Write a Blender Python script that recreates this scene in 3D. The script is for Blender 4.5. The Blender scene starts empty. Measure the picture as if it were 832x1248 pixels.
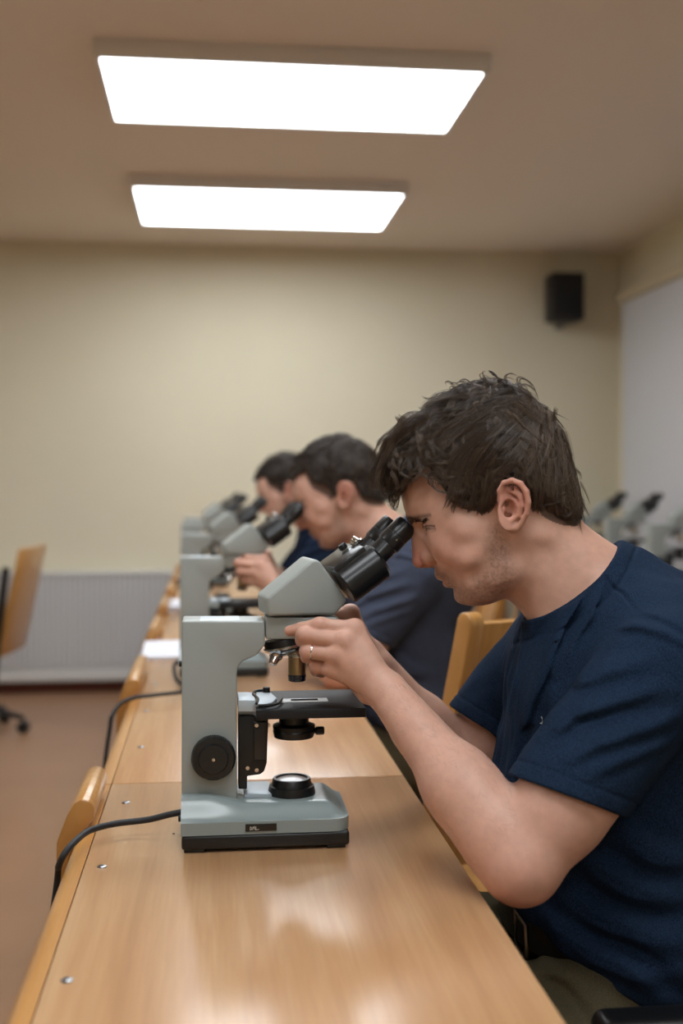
import bpy, bmesh, math, random
import numpy as np
from mathutils import Vector, Matrix
random.seed(7)
RNG = np.random.default_rng(11)
C = bpy.context.scene.collection
PI = math.pi
# ------------------------------------------------------------------ camera model (used to turn measured sight lines into real positions)
CAM_Z, FPX, YAW, HOR, DESK = 1.24, 1400.0, math.atan(157/1400), 590.0, 0.77
SA, CA = math.sin(YAW), math.cos(YAW)
def q(u, v, Y):
    """world point on the sight line through (u, v) at world depth Y"""
    k = (u-416.0)/FPX
    dx, dy, dz = SA+CA*k, CA-SA*k, (HOR-v)/FPX
    t = Y/dy
    return (dx*t, Y, CAM_Z+dz*t)
def qx(u, v, Y, o=(0, 0, 0)):
    p = q(u, v, Y)
    return (p[0]-o[0], p[2]-o[2])
# ------------------------------------------------------------------ materials
def nodes(name):
    m = bpy.data.materials.new(name); m.use_nodes = True
    nt = m.node_tree
    return m, nt, nt.nodes['Principled BSDF']
def lin(c):
    return tuple(((x/255)/12.92 if x/255 <= .04045 else ((x/255+.055)/1.055)**2.4) for x in c)+(1.0,)
def mat(name, rgb, rough=.5, metal=0.0, coat=0.0, bump=0.0, bscale=200.0, var=0.0, vscale=8.0, spec=.5, sss=0.0, sheen=0.0, bdist=.001):
    m, nt, b = nodes(name)
    col = lin(rgb)
    b.inputs['Base Color'].default_value = col
    b.inputs['Roughness'].default_value = rough
    b.inputs['Metallic'].default_value = metal
    b.inputs['Coat Weight'].default_value = coat
    b.inputs['Coat Roughness'].default_value = .15
    b.inputs['Specular IOR Level'].default_value = spec
    if sheen: b.inputs['Sheen Weight'].default_value = sheen
    tc = nt.nodes.new('ShaderNodeTexCoord')
    if var:
        n = nt.nodes.new('ShaderNodeTexNoise'); n.inputs['Scale'].default_value = vscale; n.inputs['Detail'].default_value = 5
        nt.links.new(tc.outputs['Object'], n.inputs['Vector'])
        r = nt.nodes.new('ShaderNodeValToRGB')
        r.color_ramp.elements[0].position = .3; r.color_ramp.elements[1].position = .7
        r.color_ramp.elements[0].color = tuple(x*(1-var) for x in col[:3])+(1,)
        r.color_ramp.elements[1].color = tuple(min(1, x*(1+var)) for x in col[:3])+(1,)
        nt.links.new(n.outputs['Fac'], r.inputs['Fac']); nt.links.new(r.outputs['Color'], b.inputs['Base Color'])
    if bump:
        n = nt.nodes.new('ShaderNodeTexNoise'); n.inputs['Scale'].default_value = bscale; n.inputs['Detail'].default_value = 3
        nt.links.new(tc.outputs['Object'], n.inputs['Vector'])
        bp = nt.nodes.new('ShaderNodeBump'); bp.inputs['Strength'].default_value = bump; bp.inputs['Distance'].default_value = bdist
        nt.links.new(n.outputs['Fac'], bp.inputs['Height']); nt.links.new(bp.outputs['Normal'], b.inputs['Normal'])
    return m
def wood(name, c1, c2, c3, rough=.35, coat=.3, scale=(26, 1.1, 26), spec=.5):
    m, nt, b = nodes(name)
    tc = nt.nodes.new('ShaderNodeTexCoord'); mp = nt.nodes.new('ShaderNodeMapping')
    mp.inputs['Scale'].default_value = scale
    nt.links.new(tc.outputs['Object'], mp.inputs['Vector'])
    n = nt.nodes.new('ShaderNodeTexNoise'); n.inputs['Scale'].default_value = 1.0; n.inputs['Detail'].default_value = 8; n.inputs['Roughness'].default_value = .62; n.inputs['Distortion'].default_value = .6
    nt.links.new(mp.outputs['Vector'], n.inputs['Vector'])
    r = nt.nodes.new('ShaderNodeValToRGB')
    e = r.color_ramp.elements; e[0].position = .3; e[0].color = lin(c1); e[1].position = .72; e[1].color = lin(c3)
    k = e.new(.5); k.color = lin(c2)
    nt.links.new(n.outputs['Fac'], r.inputs['Fac'])
    mp2 = nt.nodes.new('ShaderNodeMapping'); mp2.inputs['Scale'].default_value = tuple(x*12 for x in scale)
    nt.links.new(tc.outputs['Object'], mp2.inputs['Vector'])
    n2 = nt.nodes.new('ShaderNodeTexNoise'); n2.inputs['Scale'].default_value = 1.0; n2.inputs['Detail'].default_value = 2
    nt.links.new(mp2.outputs['Vector'], n2.inputs['Vector'])
    mx = nt.nodes.new('ShaderNodeMix'); mx.data_type = 'RGBA'; mx.blend_type = 'MULTIPLY'
    mx.inputs['Factor'].default_value = .22
    nt.links.new(r.outputs['Color'], mx.inputs['A']); nt.links.new(n2.outputs['Fac'], mx.inputs['B'])
    nt.links.new(mx.outputs['Result'], b.inputs['Base Color'])
    b.inputs['Roughness'].default_value = rough; b.inputs['Coat Weight'].default_value = coat; b.inputs['Coat Roughness'].default_value = .19
    b.inputs['Specular IOR Level'].default_value = spec
    return m
def emit(name, rgb, s):
    m, nt, b = nodes(name)
    b.inputs['Base Color'].default_value = lin(rgb); b.inputs['Emission Color'].default_value = lin(rgb); b.inputs['Emission Strength'].default_value = s
    return m
def attr_mat(name, rough, sss=0.0, bump=0.0, bscale=300, spec=.5, radius=(1, .35, .2), sss_scale=.004, bdist=.0006, mottle=0.0):
    """base colour from the point colour attribute of the mesh (its own pigment), with fine mottling"""
    m, nt, b = nodes(name)
    a = nt.nodes.new('ShaderNodeAttribute'); a.attribute_name = 'Col'
    src = a.outputs['Color']
    tc = nt.nodes.new('ShaderNodeTexCoord')
    if mottle:
        n = nt.nodes.new('ShaderNodeTexNoise'); n.inputs['Scale'].default_value = 90; n.inputs['Detail'].default_value = 6
        nt.links.new(tc.outputs['Object'], n.inputs['Vector'])
        mr = nt.nodes.new('ShaderNodeMapRange'); mr.inputs['From Min'].default_value = .3; mr.inputs['From Max'].default_value = .7
        mr.inputs['To Min'].default_value = 1-mottle; mr.inputs['To Max'].default_value = 1+mottle
        nt.links.new(n.outputs['Fac'], mr.inputs['Value'])
        mx = nt.nodes.new('ShaderNodeVectorMath'); mx.operation = 'SCALE'
        nt.links.new(src, mx.inputs[0]); nt.links.new(mr.outputs['Result'], mx.inputs['Scale'])
        src = mx.outputs['Vector']
    nt.links.new(src, b.inputs['Base Color'])
    b.inputs['Roughness'].default_value = rough; b.inputs['Specular IOR Level'].default_value = spec
    if sss:
        b.inputs['Subsurface Weight'].default_value = sss; b.inputs['Subsurface Radius'].default_value = radius; b.inputs['Subsurface Scale'].default_value = sss_scale
    if bump:
        n = nt.nodes.new('ShaderNodeTexNoise'); n.inputs['Scale'].default_value = bscale; n.inputs['Detail'].default_value = 4
        nt.links.new(tc.outputs['Object'], n.inputs['Vector'])
        bp = nt.nodes.new('ShaderNodeBump'); bp.inputs['Strength'].default_value = bump; bp.inputs['Distance'].default_value = bdist
        nt.links.new(n.outputs['Fac'], bp.inputs['Height']); nt.links.new(bp.outputs['Normal'], b.inputs['Normal'])
    return m
# ------------------------------------------------------------------ mesh helpers
def smooth(me, ang=35):
    me.polygons.foreach_set('use_smooth', [True]*len(me.polygons))
    try: me.set_sharp_from_angle(angle=math.radians(ang))
    except Exception: pass
def obj(name, bm, m, parent=None, sharp=35):
    me = bpy.data.meshes.new(name)
    if isinstance(bm, bmesh.types.BMesh):
        bmesh.ops.recalc_face_normals(bm, faces=bm.faces); bm.to_mesh(me); bm.free()
    else:
        me = bm
    smooth(me, sharp)
    o = bpy.data.objects.new(name, me); C.objects.link(o)
    for x in (m if isinstance(m, (list, tuple)) else [m]): me.materials.append(x)
    if parent: o.parent = parent
    return o
def thing(name, label, cat, loc=(0, 0, 0), group=None, rz=0):
    o = bpy.data.objects.new(name, None); C.objects.link(o); o.location = loc; o.rotation_euler = (0, 0, rz)
    o.empty_display_size = .05
    return tag(o, label, cat, group)
def tag(o, label, cat, group=None):
    o['label'] = label; o['category'] = cat
    if group: o['group'] = group
    return o
def struct(name, bm, m, parent=None):
    o = obj(name, bm, m, parent)
    if not parent: o['kind'] = 'structure'
    return o
def newbm(): return bmesh.new()
def _bevel(bm, geom_verts, w, seg=3):
    es = list({e for v in geom_verts for e in v.link_edges})
    if w > 0: bmesh.ops.bevel(bm, geom=es, offset=w, segments=seg, affect='EDGES', profile=.5, clamp_overlap=True)
def bx(bm, x0, x1, y0, y1, z0, z1, w=0.0, seg=2):
    r = bmesh.ops.create_cube(bm, size=1)
    for v in r['verts']:
        v.co = Vector((x0+(v.co.x+.5)*(x1-x0), y0+(v.co.y+.5)*(y1-y0), z0+(v.co.z+.5)*(z1-z0)))
    if w: _bevel(bm, r['verts'], w, seg)
    return bm
def prism(bm, pts, y0, y1, w=0.0, seg=3):
    """polygon in (x, z) extruded along y"""
    a = [bm.verts.new((x, y0, z)) for x, z in pts]; b = [bm.verts.new((x, y1, z)) for x, z in pts]
    bm.faces.new(a); bm.faces.new(b[::-1]); n = len(pts)
    for i in range(n): bm.faces.new((a[i], b[i], b[(i+1) % n], a[(i+1) % n]))
    bmesh.ops.recalc_face_normals(bm, faces=bm.faces)
    if w: _bevel(bm, a+b, w, seg)
    return bm
def prism_z(bm, pts, z0, z1, w=0.0, seg=3):
    a = [bm.verts.new((x, y, z0)) for x, y in pts]; b = [bm.verts.new((x, y, z1)) for x, y in pts]
    bm.faces.new(a[::-1]); bm.faces.new(b); n = len(pts)
    for i in range(n): bm.faces.new((a[i], a[(i+1) % n], b[(i+1) % n], b[i]))
    bmesh.ops.recalc_face_normals(bm, faces=bm.faces)
    if w: _bevel(bm, a+b, w, seg)
    return bm
def lathe(bm, prof, p0, axis, n=40, knurl=0.0):
    """profile [(r, h)] turned about AXIS starting at P0; ends closed when r is 0"""
    ax = Vector(axis).normalized(); u = ax.orthogonal().normalized(); w = ax.cross(u); p0 = Vector(p0)
    rings = []
    for r, h in prof:
        if r <= 1e-6: rings.append([bm.verts.new(p0+ax*h)])
        else:
            rings.append([bm.verts.new(p0+ax*h+(u*math.cos(2*PI*i/n)+w*math.sin(2*PI*i/n))*(r*(1-(knurl if i % 2 else 0)))) for i in range(n)])
    for a, b in zip(rings, rings[1:]):
        for i in range(n):
            j = (i+1) % n
            if len(a) == 1 and len(b) == 1: continue
            if len(a) == 1: bm.faces.new((a[0], b[i], b[j]))
            elif len(b) == 1: bm.faces.new((a[i], b[0], a[j]))
            else: bm.faces.new((a[i], b[i], b[j], a[j]))
    for rg in (rings[0], rings[-1]):
        if len(rg) > 1: bm.faces.new(rg)
    return bm
def cyl(bm, p0, p1, r, r2=None, n=32, w=0.0):
    p0, p1 = Vector(p0), Vector(p1); L = (p1-p0).length; r2 = r if r2 is None else r2
    w = w or min(r, r2, L)*.12
    return lathe(bm, [(0, 0), (r-w, 0), (r, w), (r2, L-w), (r2-w, L), (0, L)], p0, p1-p0, n)
def tube(bm, pts, r, n=10, rs=None, closed=False, flat=1.0):
    pts = [Vector(p) for p in pts]; N = len(pts); rings = []; up = None
    for i, p in enumerate(pts):
        if closed: t = pts[(i+1) % N]-pts[i-1]
        else: t = pts[min(i+1, N-1)]-pts[max(i-1, 0)]
        t.normalize()
        if up is None: up = t.orthogonal().normalized()
        up = (up-t*up.dot(t)).normalized(); w = t.cross(up); rr = rs[i] if rs else r
        rings.append([bm.verts.new(p+(up*math.cos(2*PI*k/n)+w*math.sin(2*PI*k/n)*flat)*rr) for k in range(n)])
    m = N if closed else N-1
    for i in range(m):
        a, b = rings[i], rings[(i+1) % N]
        for k in range(n): bm.faces.new((a[k], b[k], b[(k+1) % n], a[(k+1) % n]))
    if not closed: bm.faces.new(rings[0]); bm.faces.new(rings[-1])
    return bm
def spline(pts, n=12, closed=False):
    P = [np.array(p, float) for p in pts]; out = []
    N = len(P); m = N if closed else N-1
    for i in range(m):
        if closed: a, b, c, d = P[i-1], P[i], P[(i+1) % N], P[(i+2) % N]
        else: a, b, c, d = P[max(i-1, 0)], P[i], P[i+1], P[min(i+2, N-1)]
        for k in range(n):
            t = k/n
            out.append(.5*((2*b)+(c-a)*t+(2*a-5*b+4*c-d)*t*t+(3*b-a-3*c+d)*t**3))
    if not closed: out.append(P[-1])
    return out
def copy_tree(o, parent=None):
    c = o.copy(); C.objects.link(c); c.parent = parent
    for ch in list(o.children): copy_tree(ch, c)
    return c
# ------------------------------------------------------------------ room shell
M_wall = mat('wall_paint', (216, 208, 184), .85, bump=.15, bscale=300, var=.02, vscale=2)
M_ceil = mat('ceiling_paint', (232, 222, 210), .9, bump=.1, bscale=200)
M_white = mat('white_enamel', (205, 205, 203), .45)
M_radiator = mat('radiator_enamel', (196, 196, 196), .5)
M_board = mat('whiteboard', (206, 208, 214), .35)
M_basebd = mat('baseboard_brown', (92, 40, 22), .5)
M_floor = mat('linoleum', (152, 117, 90), .32, var=.06, vscale=3, spec=.45)
M_housing = mat('lamp_housing', (226, 222, 218), .5)
XL, XR, YB, YF, ZC = -4.2, 2.46, 7.0, -3.2, 2.69
XR = 2.54
b = newbm(); bx(b, XL-.1, XR+.1, YF-.1, YB+.1, -.1, 0); struct('floor', b, M_floor)
b = newbm(); bx(b, XL-.1, XR+.1, YF-.1, YB+.1, ZC, ZC+.1); struct('ceiling', b, M_ceil)
b = newbm(); bx(b, XL-.1, XR+.1, YB, YB+.1, 0, ZC); struct('wall_back', b, M_wall)
b = newbm(); bx(b, XL-.1, XR+.1, YF-.1, YF, 0, ZC); struct('wall_front', b, M_wall)
b = newbm(); bx(b, XL-.1, XL, YF, YB, 0, ZC); struct('wall_left', b, M_wall)
b = newbm(); bx(b, XR, XR+.1, YF, YB, 0, ZC); struct('wall_right', b, M_wall)
b = newbm(); bx(b, XL, XR, YB-.018, YB-.001, .001, .07, .004); struct('baseboard_back', b, M_basebd)
b = newbm(); bx(b, XL+.001, XL+.018, YF, YB-.02, .001, .07, .004); struct('baseboard_left', b, M_basebd)
b = newbm(); bx(b, XR-.018, XR-.001, YF, YB-.02, .001, .07, .004); struct('baseboard_right', b, M_basebd)
# ------------------------------------------------------------------ ceiling lights
M_diff = emit('lit_diffuser', (244, 250, 255), 9.0)
def lamp(y0, y1, label, x0=-.385, x1=.93):
    t = thing('ceiling_light', label, 'ceiling light', ((x0+x1)/2, (y0+y1)/2, ZC), 'ceiling light panels')
    hx, hy = (x1-x0)/2, (y1-y0)/2
    f = newbm()
    for a in ((-hx, hx, -hy, -hy+.02), (-hx, hx, hy-.02, hy), (-hx, -hx+.02, -hy+.02, hy-.02), (hx-.02, hx, -hy+.02, hy-.02)):
        bx(f, *a, -.062, -.0005, .002)
    bx(f, -hx+.02, hx-.02, -hy+.02, hy-.02, -.012, -.0005)
    obj('housing', f, M_housing, t)
    d = newbm(); bx(d, -hx+.021, hx-.021, -hy+.021, hy-.021, -.058, -.02); obj('diffuser', d, M_diff, t)
    rib = newbm(); bx(rib, -hx+.021, hx-.021, -.006, .006, -.0615, -.0585); obj('divider_strip', rib, M_diff, t)
    return t
L1 = lamp(3.79, 4.48, 'large lit white light panel on the ceiling, the bigger and nearer of the two')
L2 = lamp(5.44, 6.23, 'lit white ceiling light panel closer to the back wall')
lamp(2.05, 2.75, 'lit ceiling light panel above the desk row, in front of the other two')
lamp(.3, 1.0, 'lit ceiling light panel straight above the near end of the desk row')
lamp(-1.6, -.9, 'lit ceiling light panel behind the place where the picture was taken')
# second bank of panels over the aisle
lamp(.9, 1.6, 'lit ceiling light panel over the aisle beside the desks', -3.2, -1.9)
lamp(4.2, 4.9, 'lit ceiling light panel over the far end of the aisle', -3.2, -1.9)
# ------------------------------------------------------------------ radiator
RX0, RX1 = -3.2, 1.6
t = thing('radiator', 'long white ribbed panel radiator low on the back wall', 'radiator', ((RX0+RX1)/2, YB-.06, 0))
hw = (RX1-RX0)/2
b = newbm(); n = 150
zs = (.16, .70)
prof = []
for i in range(n*4+1):
    x = -hw+2*hw*i/(n*4); ph = i % 4
    prof.append((x, -.045 if ph in (0, 1) else -.033))
top = [b.verts.new((x, y, zs[1])) for x, y in prof]; bot = [b.verts.new((x, y, zs[0])) for x, y in prof]
for i in range(len(prof)-1): b.faces.new((bot[i], bot[i+1], top[i+1], top[i]))
bx(b, -hw, hw, -.03, .03, zs[0], zs[1])
obj('ribbed_panel', b, M_radiator, t, 20)
b = newbm(); bx(b, -hw-.005, hw+.005, -.048, .055, .70, .722, .004); obj('top_grille', b, M_white, t)
b = newbm(); bx(b, -hw, hw, -.035, .058, .075, .158, .012); obj('pipe_cover', b, M_white, t)
# ------------------------------------------------------------------ loudspeaker
M_blk = mat('black_plastic', (18, 18, 19), .5)
M_blkgrille = mat('speaker_grille', (12, 12, 13), .8, bump=.5, bscale=900)
sp = q(690, 362, 6.82)
t = thing('wall_speaker', 'small black loudspeaker mounted high on the back wall', 'speaker', (sp[0], 6.86, sp[2]))
b = newbm(); bx(b, -.1, .1, -.09, .09, -.145, .145, .012); obj('cabinet', b, M_blk, t)
b = newbm(); bx(b, -.09, .09, -.096, -.09, -.12, .135, .002); obj('grille', b, M_blkgrille, t)
b = newbm(); bx(b, -.02, .02, .091, .138, -.175, .03, .002); bx(b, -.028, .028, -.02, .1, -.162, -.146, .002); obj('bracket', b, mat('bracket_grey', (110, 108, 104), .5), t)
# ------------------------------------------------------------------ white board on the right wall
t = thing('projection_screen', 'big white pull-down projection screen hanging along the side wall', 'projection screen', (XR-.06, 5.0, .62))
b = newbm(); bx(b, -.004, .004, -1.9, 1.75, .02, 1.72); obj('screen_cloth', b, M_board, t)
b = newbm(); bx(b, -.045, .045, -1.95, 1.8, 1.72, 1.79, .01); obj('roller_case', b, mat('case_beige', (196, 184, 158), .5), t)
b = newbm(); bx(b, -.012, .012, -1.9, 1.75, 0, .02, .004); obj('bottom_bar', b, M_white, t)
# ------------------------------------------------------------------ desks
M_desk = wood('beech_laminate', (180, 135, 92), (196, 151, 107), (209, 169, 126), .30, .5, (22, .9, 22))
M_lip = wood('solid_beech', (176, 118, 58), (196, 140, 74), (208, 156, 92), .28, .5, (40, 1.5, 40))
M_chairw = wood('chair_beech', (178, 122, 60), (196, 142, 76), (210, 160, 96), .32, .4, (2, 30, 2))
M_steel = mat('bright_steel', (150, 150, 152), .3, 1.0)
M_frame = mat('frame_grey', (92, 96, 100), .45, .3)
DX0, DX1, PITCH, Y0 = -.157, .306, 1.30, .53
def desk(x, y, label, bolts=((.02, .58), (.022, .905), (.03, 1.19), (.03, .25))):
    t = thing('desk', label, 'desk', (x, y, 0), 'beech desks standing in rows')
    w = DX1-DX0; L = PITCH
    b = newbm(); bx(b, 0, w, .0015, L-.0015, DESK-.026, DESK, .0015); obj('desktop', b, M_desk, t)
    prof = []
    b = newbm()
    pts = [(-.001, DESK-.034), (-.001, DESK-.0005)]
    for k in range(7):
        a = PI/2*k/6
        pts.append((-.012-.014*math.sin(a), DESK-.0145+.014*math.cos(a)))
    pts += [(-.026, DESK-.034)]
    prism(b, pts, .0015, L-.0015); obj('front_edging', b, M_lip, t)
    for i, (bxx, by) in enumerate(bolts):
        b = newbm(); lathe(b, [(0, 0), (.0062, 0), (.0058, .0010), (.0040, .0018), (.0022, .0018), (.0020, .0006), (0, .0006)], (bxx, by, DESK), (0, 0, 1), 20); obj('bolt', b, M_steel, t)
    b = newbm(); bx(b, .02, .04, .1, L-.1, DESK-.32, DESK-.027, .002); obj('modesty_panel', b, M_desk, t)
    for yy in (.06, L-.06):
        b = newbm()
        bx(b, .17, .21, yy-.02, yy+.02, .03, DESK-.027, .004)
        bx(b, .03, w-.03, yy-.022, yy+.022, .0, .03, .006)
        bx(b, .03, w-.05, yy-.018, yy+.018, DESK-.05, DESK-.027, .003)
        obj('leg', b, M_frame, t)
    return t
labs = ['beech desk in the foreground carrying the sharp grey microscope',
        'beech desk behind the seam, second from the foreground, with a grey cable across it',
        'beech desk third from the foreground, beyond the white paper',
        'beech desk fourth from the foreground in the long row',
        'beech desk fifth and last of the long row, near the radiator']
D0 = desk(DX0, Y0, labs[0])
b_screw = newbm(); lathe(b_screw, [(0, 0), (.002, 0), (.0015, .0006), (0, .0006)], (.105, 1.03, DESK), (0, 0, 1), 12); obj('screw', b_screw, M_blk, D0)
for k in range(1, 5):
    c = desk(DX0, Y0+PITCH*k, labs[k]) if k == 1 else copy_tree(D1)
    if k == 1: D1 = c
    c.location = (DX0, Y0+PITCH*k, 0); c['label'] = labs[k]
    if k == 4: c.scale = (1, .89, 1)
rl = ['beech desk of the next row, beside the whiteboard, its near one', 'beech desk of the next row, in the corner by the whiteboard']
for k, (yy, l) in enumerate(((4.2, rl[0]), (5.5, rl[1]))):
    c = copy_tree(D1); c.location = (1.42, yy, 0); c['label'] = l
# ------------------------------------------------------------------ wooden chairs
def wooden_chair(label, W=.38, group='wooden chairs in front of the desks', top_z=.815, fold=False):
    """faces -x, back at x = 0, width along y"""
    t = thing('wooden_chair', label, 'chair', (0, 0, 0), group)
    for yy in ((.03, W-.064) if fold else (0, W-.034)):
        b = newbm()
        pts = [(-.075, .40), (-.035, .40), (-.032, .42)]
        # leaning rear upright with a rounded head
        lower = (-.05, .44); top = (.028+.3*(top_z-.815), top_z)
        hd = []
        for k in range(9):
            a = -.2+(PI+.2)*k/8
            hd.append((top[0]+.019*math.cos(a), top[1]-.019+.019*math.sin(a)))
        pl = [(-.036, .43)]+hd+[(-.078, .43)]
        if fold:
            pl = [(-.028, .0), (-.012, 0), (-.010, .52), (-.026, .52)]
        prism(b, pl, yy, yy+.034, .006, 3)
        s = obj('upright', b, M_chairw, t)
        for zz, xx in () if fold else ((top_z-.195, top[0]-.056), (top_z-.255, top[0]-.072)):
            b = newbm(); lathe(b, [(0, 0), (.006, 0), (.005, .0015), (0, .0015)], (xx, yy-.0003, zz), (0, -1, 0), 14); obj('screw_head', b, M_blk, s)
    b = newbm()
    # curved back board between the uprights
    if fold:
        pl = [(-.026, .50), (-.010, .50), (-.006, .738), (.016, .772), (.027, .786)]
        pl += [(.011+.017*math.cos(a), .796+.017*math.sin(a)) for a in (.3, .8, 1.3, 1.8, 2.3)]+[(-.010, .792), (-.024, .755)]
        prism(b, pl, 0, W, .004, 2); bm_fold = b
    dt = top[0]-.028; sec = [(-.036, .53), (.016+dt, top_z-.02), (.030+dt, top_z-.023), (-.022, .527)]
    if fold: sec = [(-.040, .50), (-.022, .50), (-.016, .742), (.014, .784), (.004, .806), (-.030, .752)]
    ns = len(sec)
    n = 0 if fold else 10; rings = []
    for i in range(n+1):
        y = .034+(W-.068)*i/max(n, 1); d = .018*math.sin(PI*i/max(n, 1))
        rings.append([b.verts.new((x+d, y, z)) for x, z in sec])
    for a, c2 in zip(rings, rings[1:]):
        for k in range(ns): b.faces.new((a[k], c2[k], c2[(k+1) % ns], a[(k+1) % ns]))
    if fold:
        bmesh.ops.delete(b, geom=rings[0], context='VERTS')
    else: b.faces.new(rings[0]); b.faces.new(rings[-1])
    obj('backrest', b, M_chairw, t)
    b = newbm()
    if fold: prism(b, [(-.046, .30), (-.033, .30), (-.033, .60), (-.043, .60)], .036, W-.036, .004, 2)
    else: bx(b, -.40, -.03, .0, W, .425, .45, .01, 3)
    obj('folded_seat' if fold else 'seat', b, M_chairw, t)
    for xx in (() if fold else (-.37, -.075)):
        for yy in (.03, W-.06):
            b = newbm(); bx(b, xx, xx+.034, yy, yy+.03, 0, .425, .005); obj('leg', b, M_chairw, t)
    return t
def place(c, x, y, label=None, rz=0):
    c.location = (x, y, 0); c.rotation_euler = (0, 0, rz)
    if label: c['label'] = label
W1 = wooden_chair('wooden chair back beside the foreground desk, closest to the camera', .19, fold=True)
place(W1, -.186, 1.585)
W2 = wooden_chair('wooden chair back beside the second desk, under the grey cable', .36, fold=True)
place(W2, -.186, 2.56)
spots = [(3.45, 'wooden chair back beside the sheet of white paper'), (4.12, 'wooden chair back beyond the white paper, fourth along the row'),
         (4.75, 'wooden chair back fifth along the desk row'), (5.38, 'wooden chair back sixth along the desk row'), (6.05, 'wooden chair back at the far end of the desk row')]
for y, l in spots: place(copy_tree(W2), -.186, y, l)
WR = wooden_chair('', .38, 'wooden chairs behind the men', 1.015)
WR['label'] = 'pale wooden chair with two dark screws in its upright, seen behind the near man'
for ch in WR.children: pass
p = q(548, 850, 2.35)
WR.location = (.390, 2.05, 0); WR.rotation_euler = (0, 0, math.radians(-58))
WN = wooden_chair('', .38)
for k, (x, y, l) in enumerate(((1.28, 4.6, 'wooden chair at the next desk row, its back toward the near man'), (1.28, 5.3, 'wooden chair at the next desk row, between two blurred microscopes'), (1.28, 6.0, 'wooden chair at the next desk row, furthest in the corner'))):
    c = copy_tree(WN) if k else WN; c['group'] = 'wooden chairs at the next desk row'; place(c, x+.07, y, l)
# ------------------------------------------------------------------ swivel chairs
M_rubber = mat('black_rubber', (14, 15, 17), .35)
M_seatf = mat('charcoal_fabric', (38, 40, 44), .9, bump=.4, bscale=700)
def swivel(label, back_mat, seat_mat, arms=True, group='swivel chairs'):
    """faces -x; seat centre at the origin"""
    t = thing('swivel_chair', label, 'chair', (0, 0, 0), group)
    b = newbm(); bx(b, -.22, .22, -.22, .22, .43, .485, .024, 4); obj('seat', b, seat_mat, t)
    b = newbm(); prism(b, [(.235, .58), (.27, .58), (.315, .95), (.28, .95)], -.2, .2, .012, 3); obj('backrest', b, back_mat, t)
    b = newbm(); tube(b, spline([(.05, 0, .415), (.2, 0, .40), (.27, 0, .47), (.287, 0, .62), (.30, 0, .7)], 6), .014, 8, flat=1.8); obj('back_bracket', b, M_rubber, t)
    b = newbm(); cyl(b, (0, 0, .1), (0, 0, .26), .028); cyl(b, (0, 0, .25), (0, 0, .43), .017); obj('gas_column', b, M_frame, t)
    for k in range(5):
        a = 2*PI*k/5+.3; dx, dy = math.cos(a), math.sin(a)
        b = newbm(); tube(b, [(.02*dx, .02*dy, .12), (.14*dx, .14*dy, .105), (.27*dx, .27*dy, .075)], .02, 8, [.024, .019, .013]); l = obj('base_leg', b, M_rubber, t)
        b = newbm()
        for s in (-1, 1):
            c0 = Vector((.275*dx-s*.012*dy, .275*dy+s*.012*dx, .027)); cyl(b, c0-Vector((-dy, dx, 0))*.008, c0+Vector((-dy, dx, 0))*.008, .027, n=18)
        cyl(b, (.275*dx, .275*dy, .03), (.275*dx, .275*dy, .075), .006, n=8)
        obj('caster', b, M_rubber, l)
    if arms:
        for s in (-1, 1):
            b = newbm(); bx(b, -.19, .15, s*.27-.028, s*.27+.028, .635, .667, .0155, 5); a_ = obj('armrest', b, M_rubber, t)
            b = newbm(); tube(b, spline([(.02, s*.27, .64), (.02, s*.275, .5), (.02, s*.24, .42), (.02, s*.15, .41)], 6), .012, 8, flat=1.7); obj('armrest_post', b, M_frame, a_)
    return t
S1 = swivel('black swivel chair with padded armrest under the near man', M_seatf, M_seatf)
S1.location = (.60, 1.47, 0)
S2 = swivel('black swivel chair under the second man', M_seatf, M_seatf, False); S2.location = (.56, 2.9, 0)
S3 = copy_tree(S2); S3.location = (.56, 4.4, 0); S3['label'] = 'black swivel chair under the farthest man'
# tall wooden backed chair in the aisle
t = thing('tall_chair', 'high wooden chair on a dark metal column in the aisle by the radiator', 'chair', (0, 0, 0))
p = q(8, 868, 5.9); t.location = (p[0]-.16, 5.9, 0); t.rotation_euler = (0, 0, math.radians(-8))
b = newbm(); prism(b, [(.17, .40), (.20, .40), (.315, .93), (.285, .93)], -.2, .2, .012, 3); obj('backrest', b, M_chairw, t)
b = newbm(); bx(b, -.2, .19, -.2, .2, .60, .625, .01, 3); obj('seat', b, M_chairw, t)
b = newbm(); prism(b, [(.02, .70), (.04, .70), (.17, .92), (.14, .92)], -.2, -.16, .008, 3); obj('side_rail', b, M_chairw, t)
b = newbm(); tube(b, spline([(.235, -.225, .84), (.195, -.225, .5), (.165, -.225, .18), (.12, -.12, .10), (.03, -.02, .11)], 8), .019, 10); obj('column', b, M_rubber, t)
b = newbm(); cyl(b, (0, 0, .1), (0, 0, .6), .022); obj('gas_column', b, M_frame, t)
for k in range(5):
    a = 2*PI*k/5; dx, dy = math.cos(a), math.sin(a)
    b = newbm(); tube(b, [(.02*dx, .02*dy, .12), (.14*dx, .14*dy, .105), (.25*dx, .25*dy, .075)], .02, 8, [.024, .019, .013]); l = obj('base_leg', b, M_rubber, t)
    b = newbm(); cyl(b, (.25*dx+.02*dy, .25*dy-.02*dx, .03), (.25*dx-.02*dy, .25*dy+.02*dx, .03), .03, n=16); cyl(b, (.25*dx, .25*dy, .03), (.25*dx, .25*dy, .08), .006, n=8); obj('caster', b, M_rubber, l)
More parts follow.
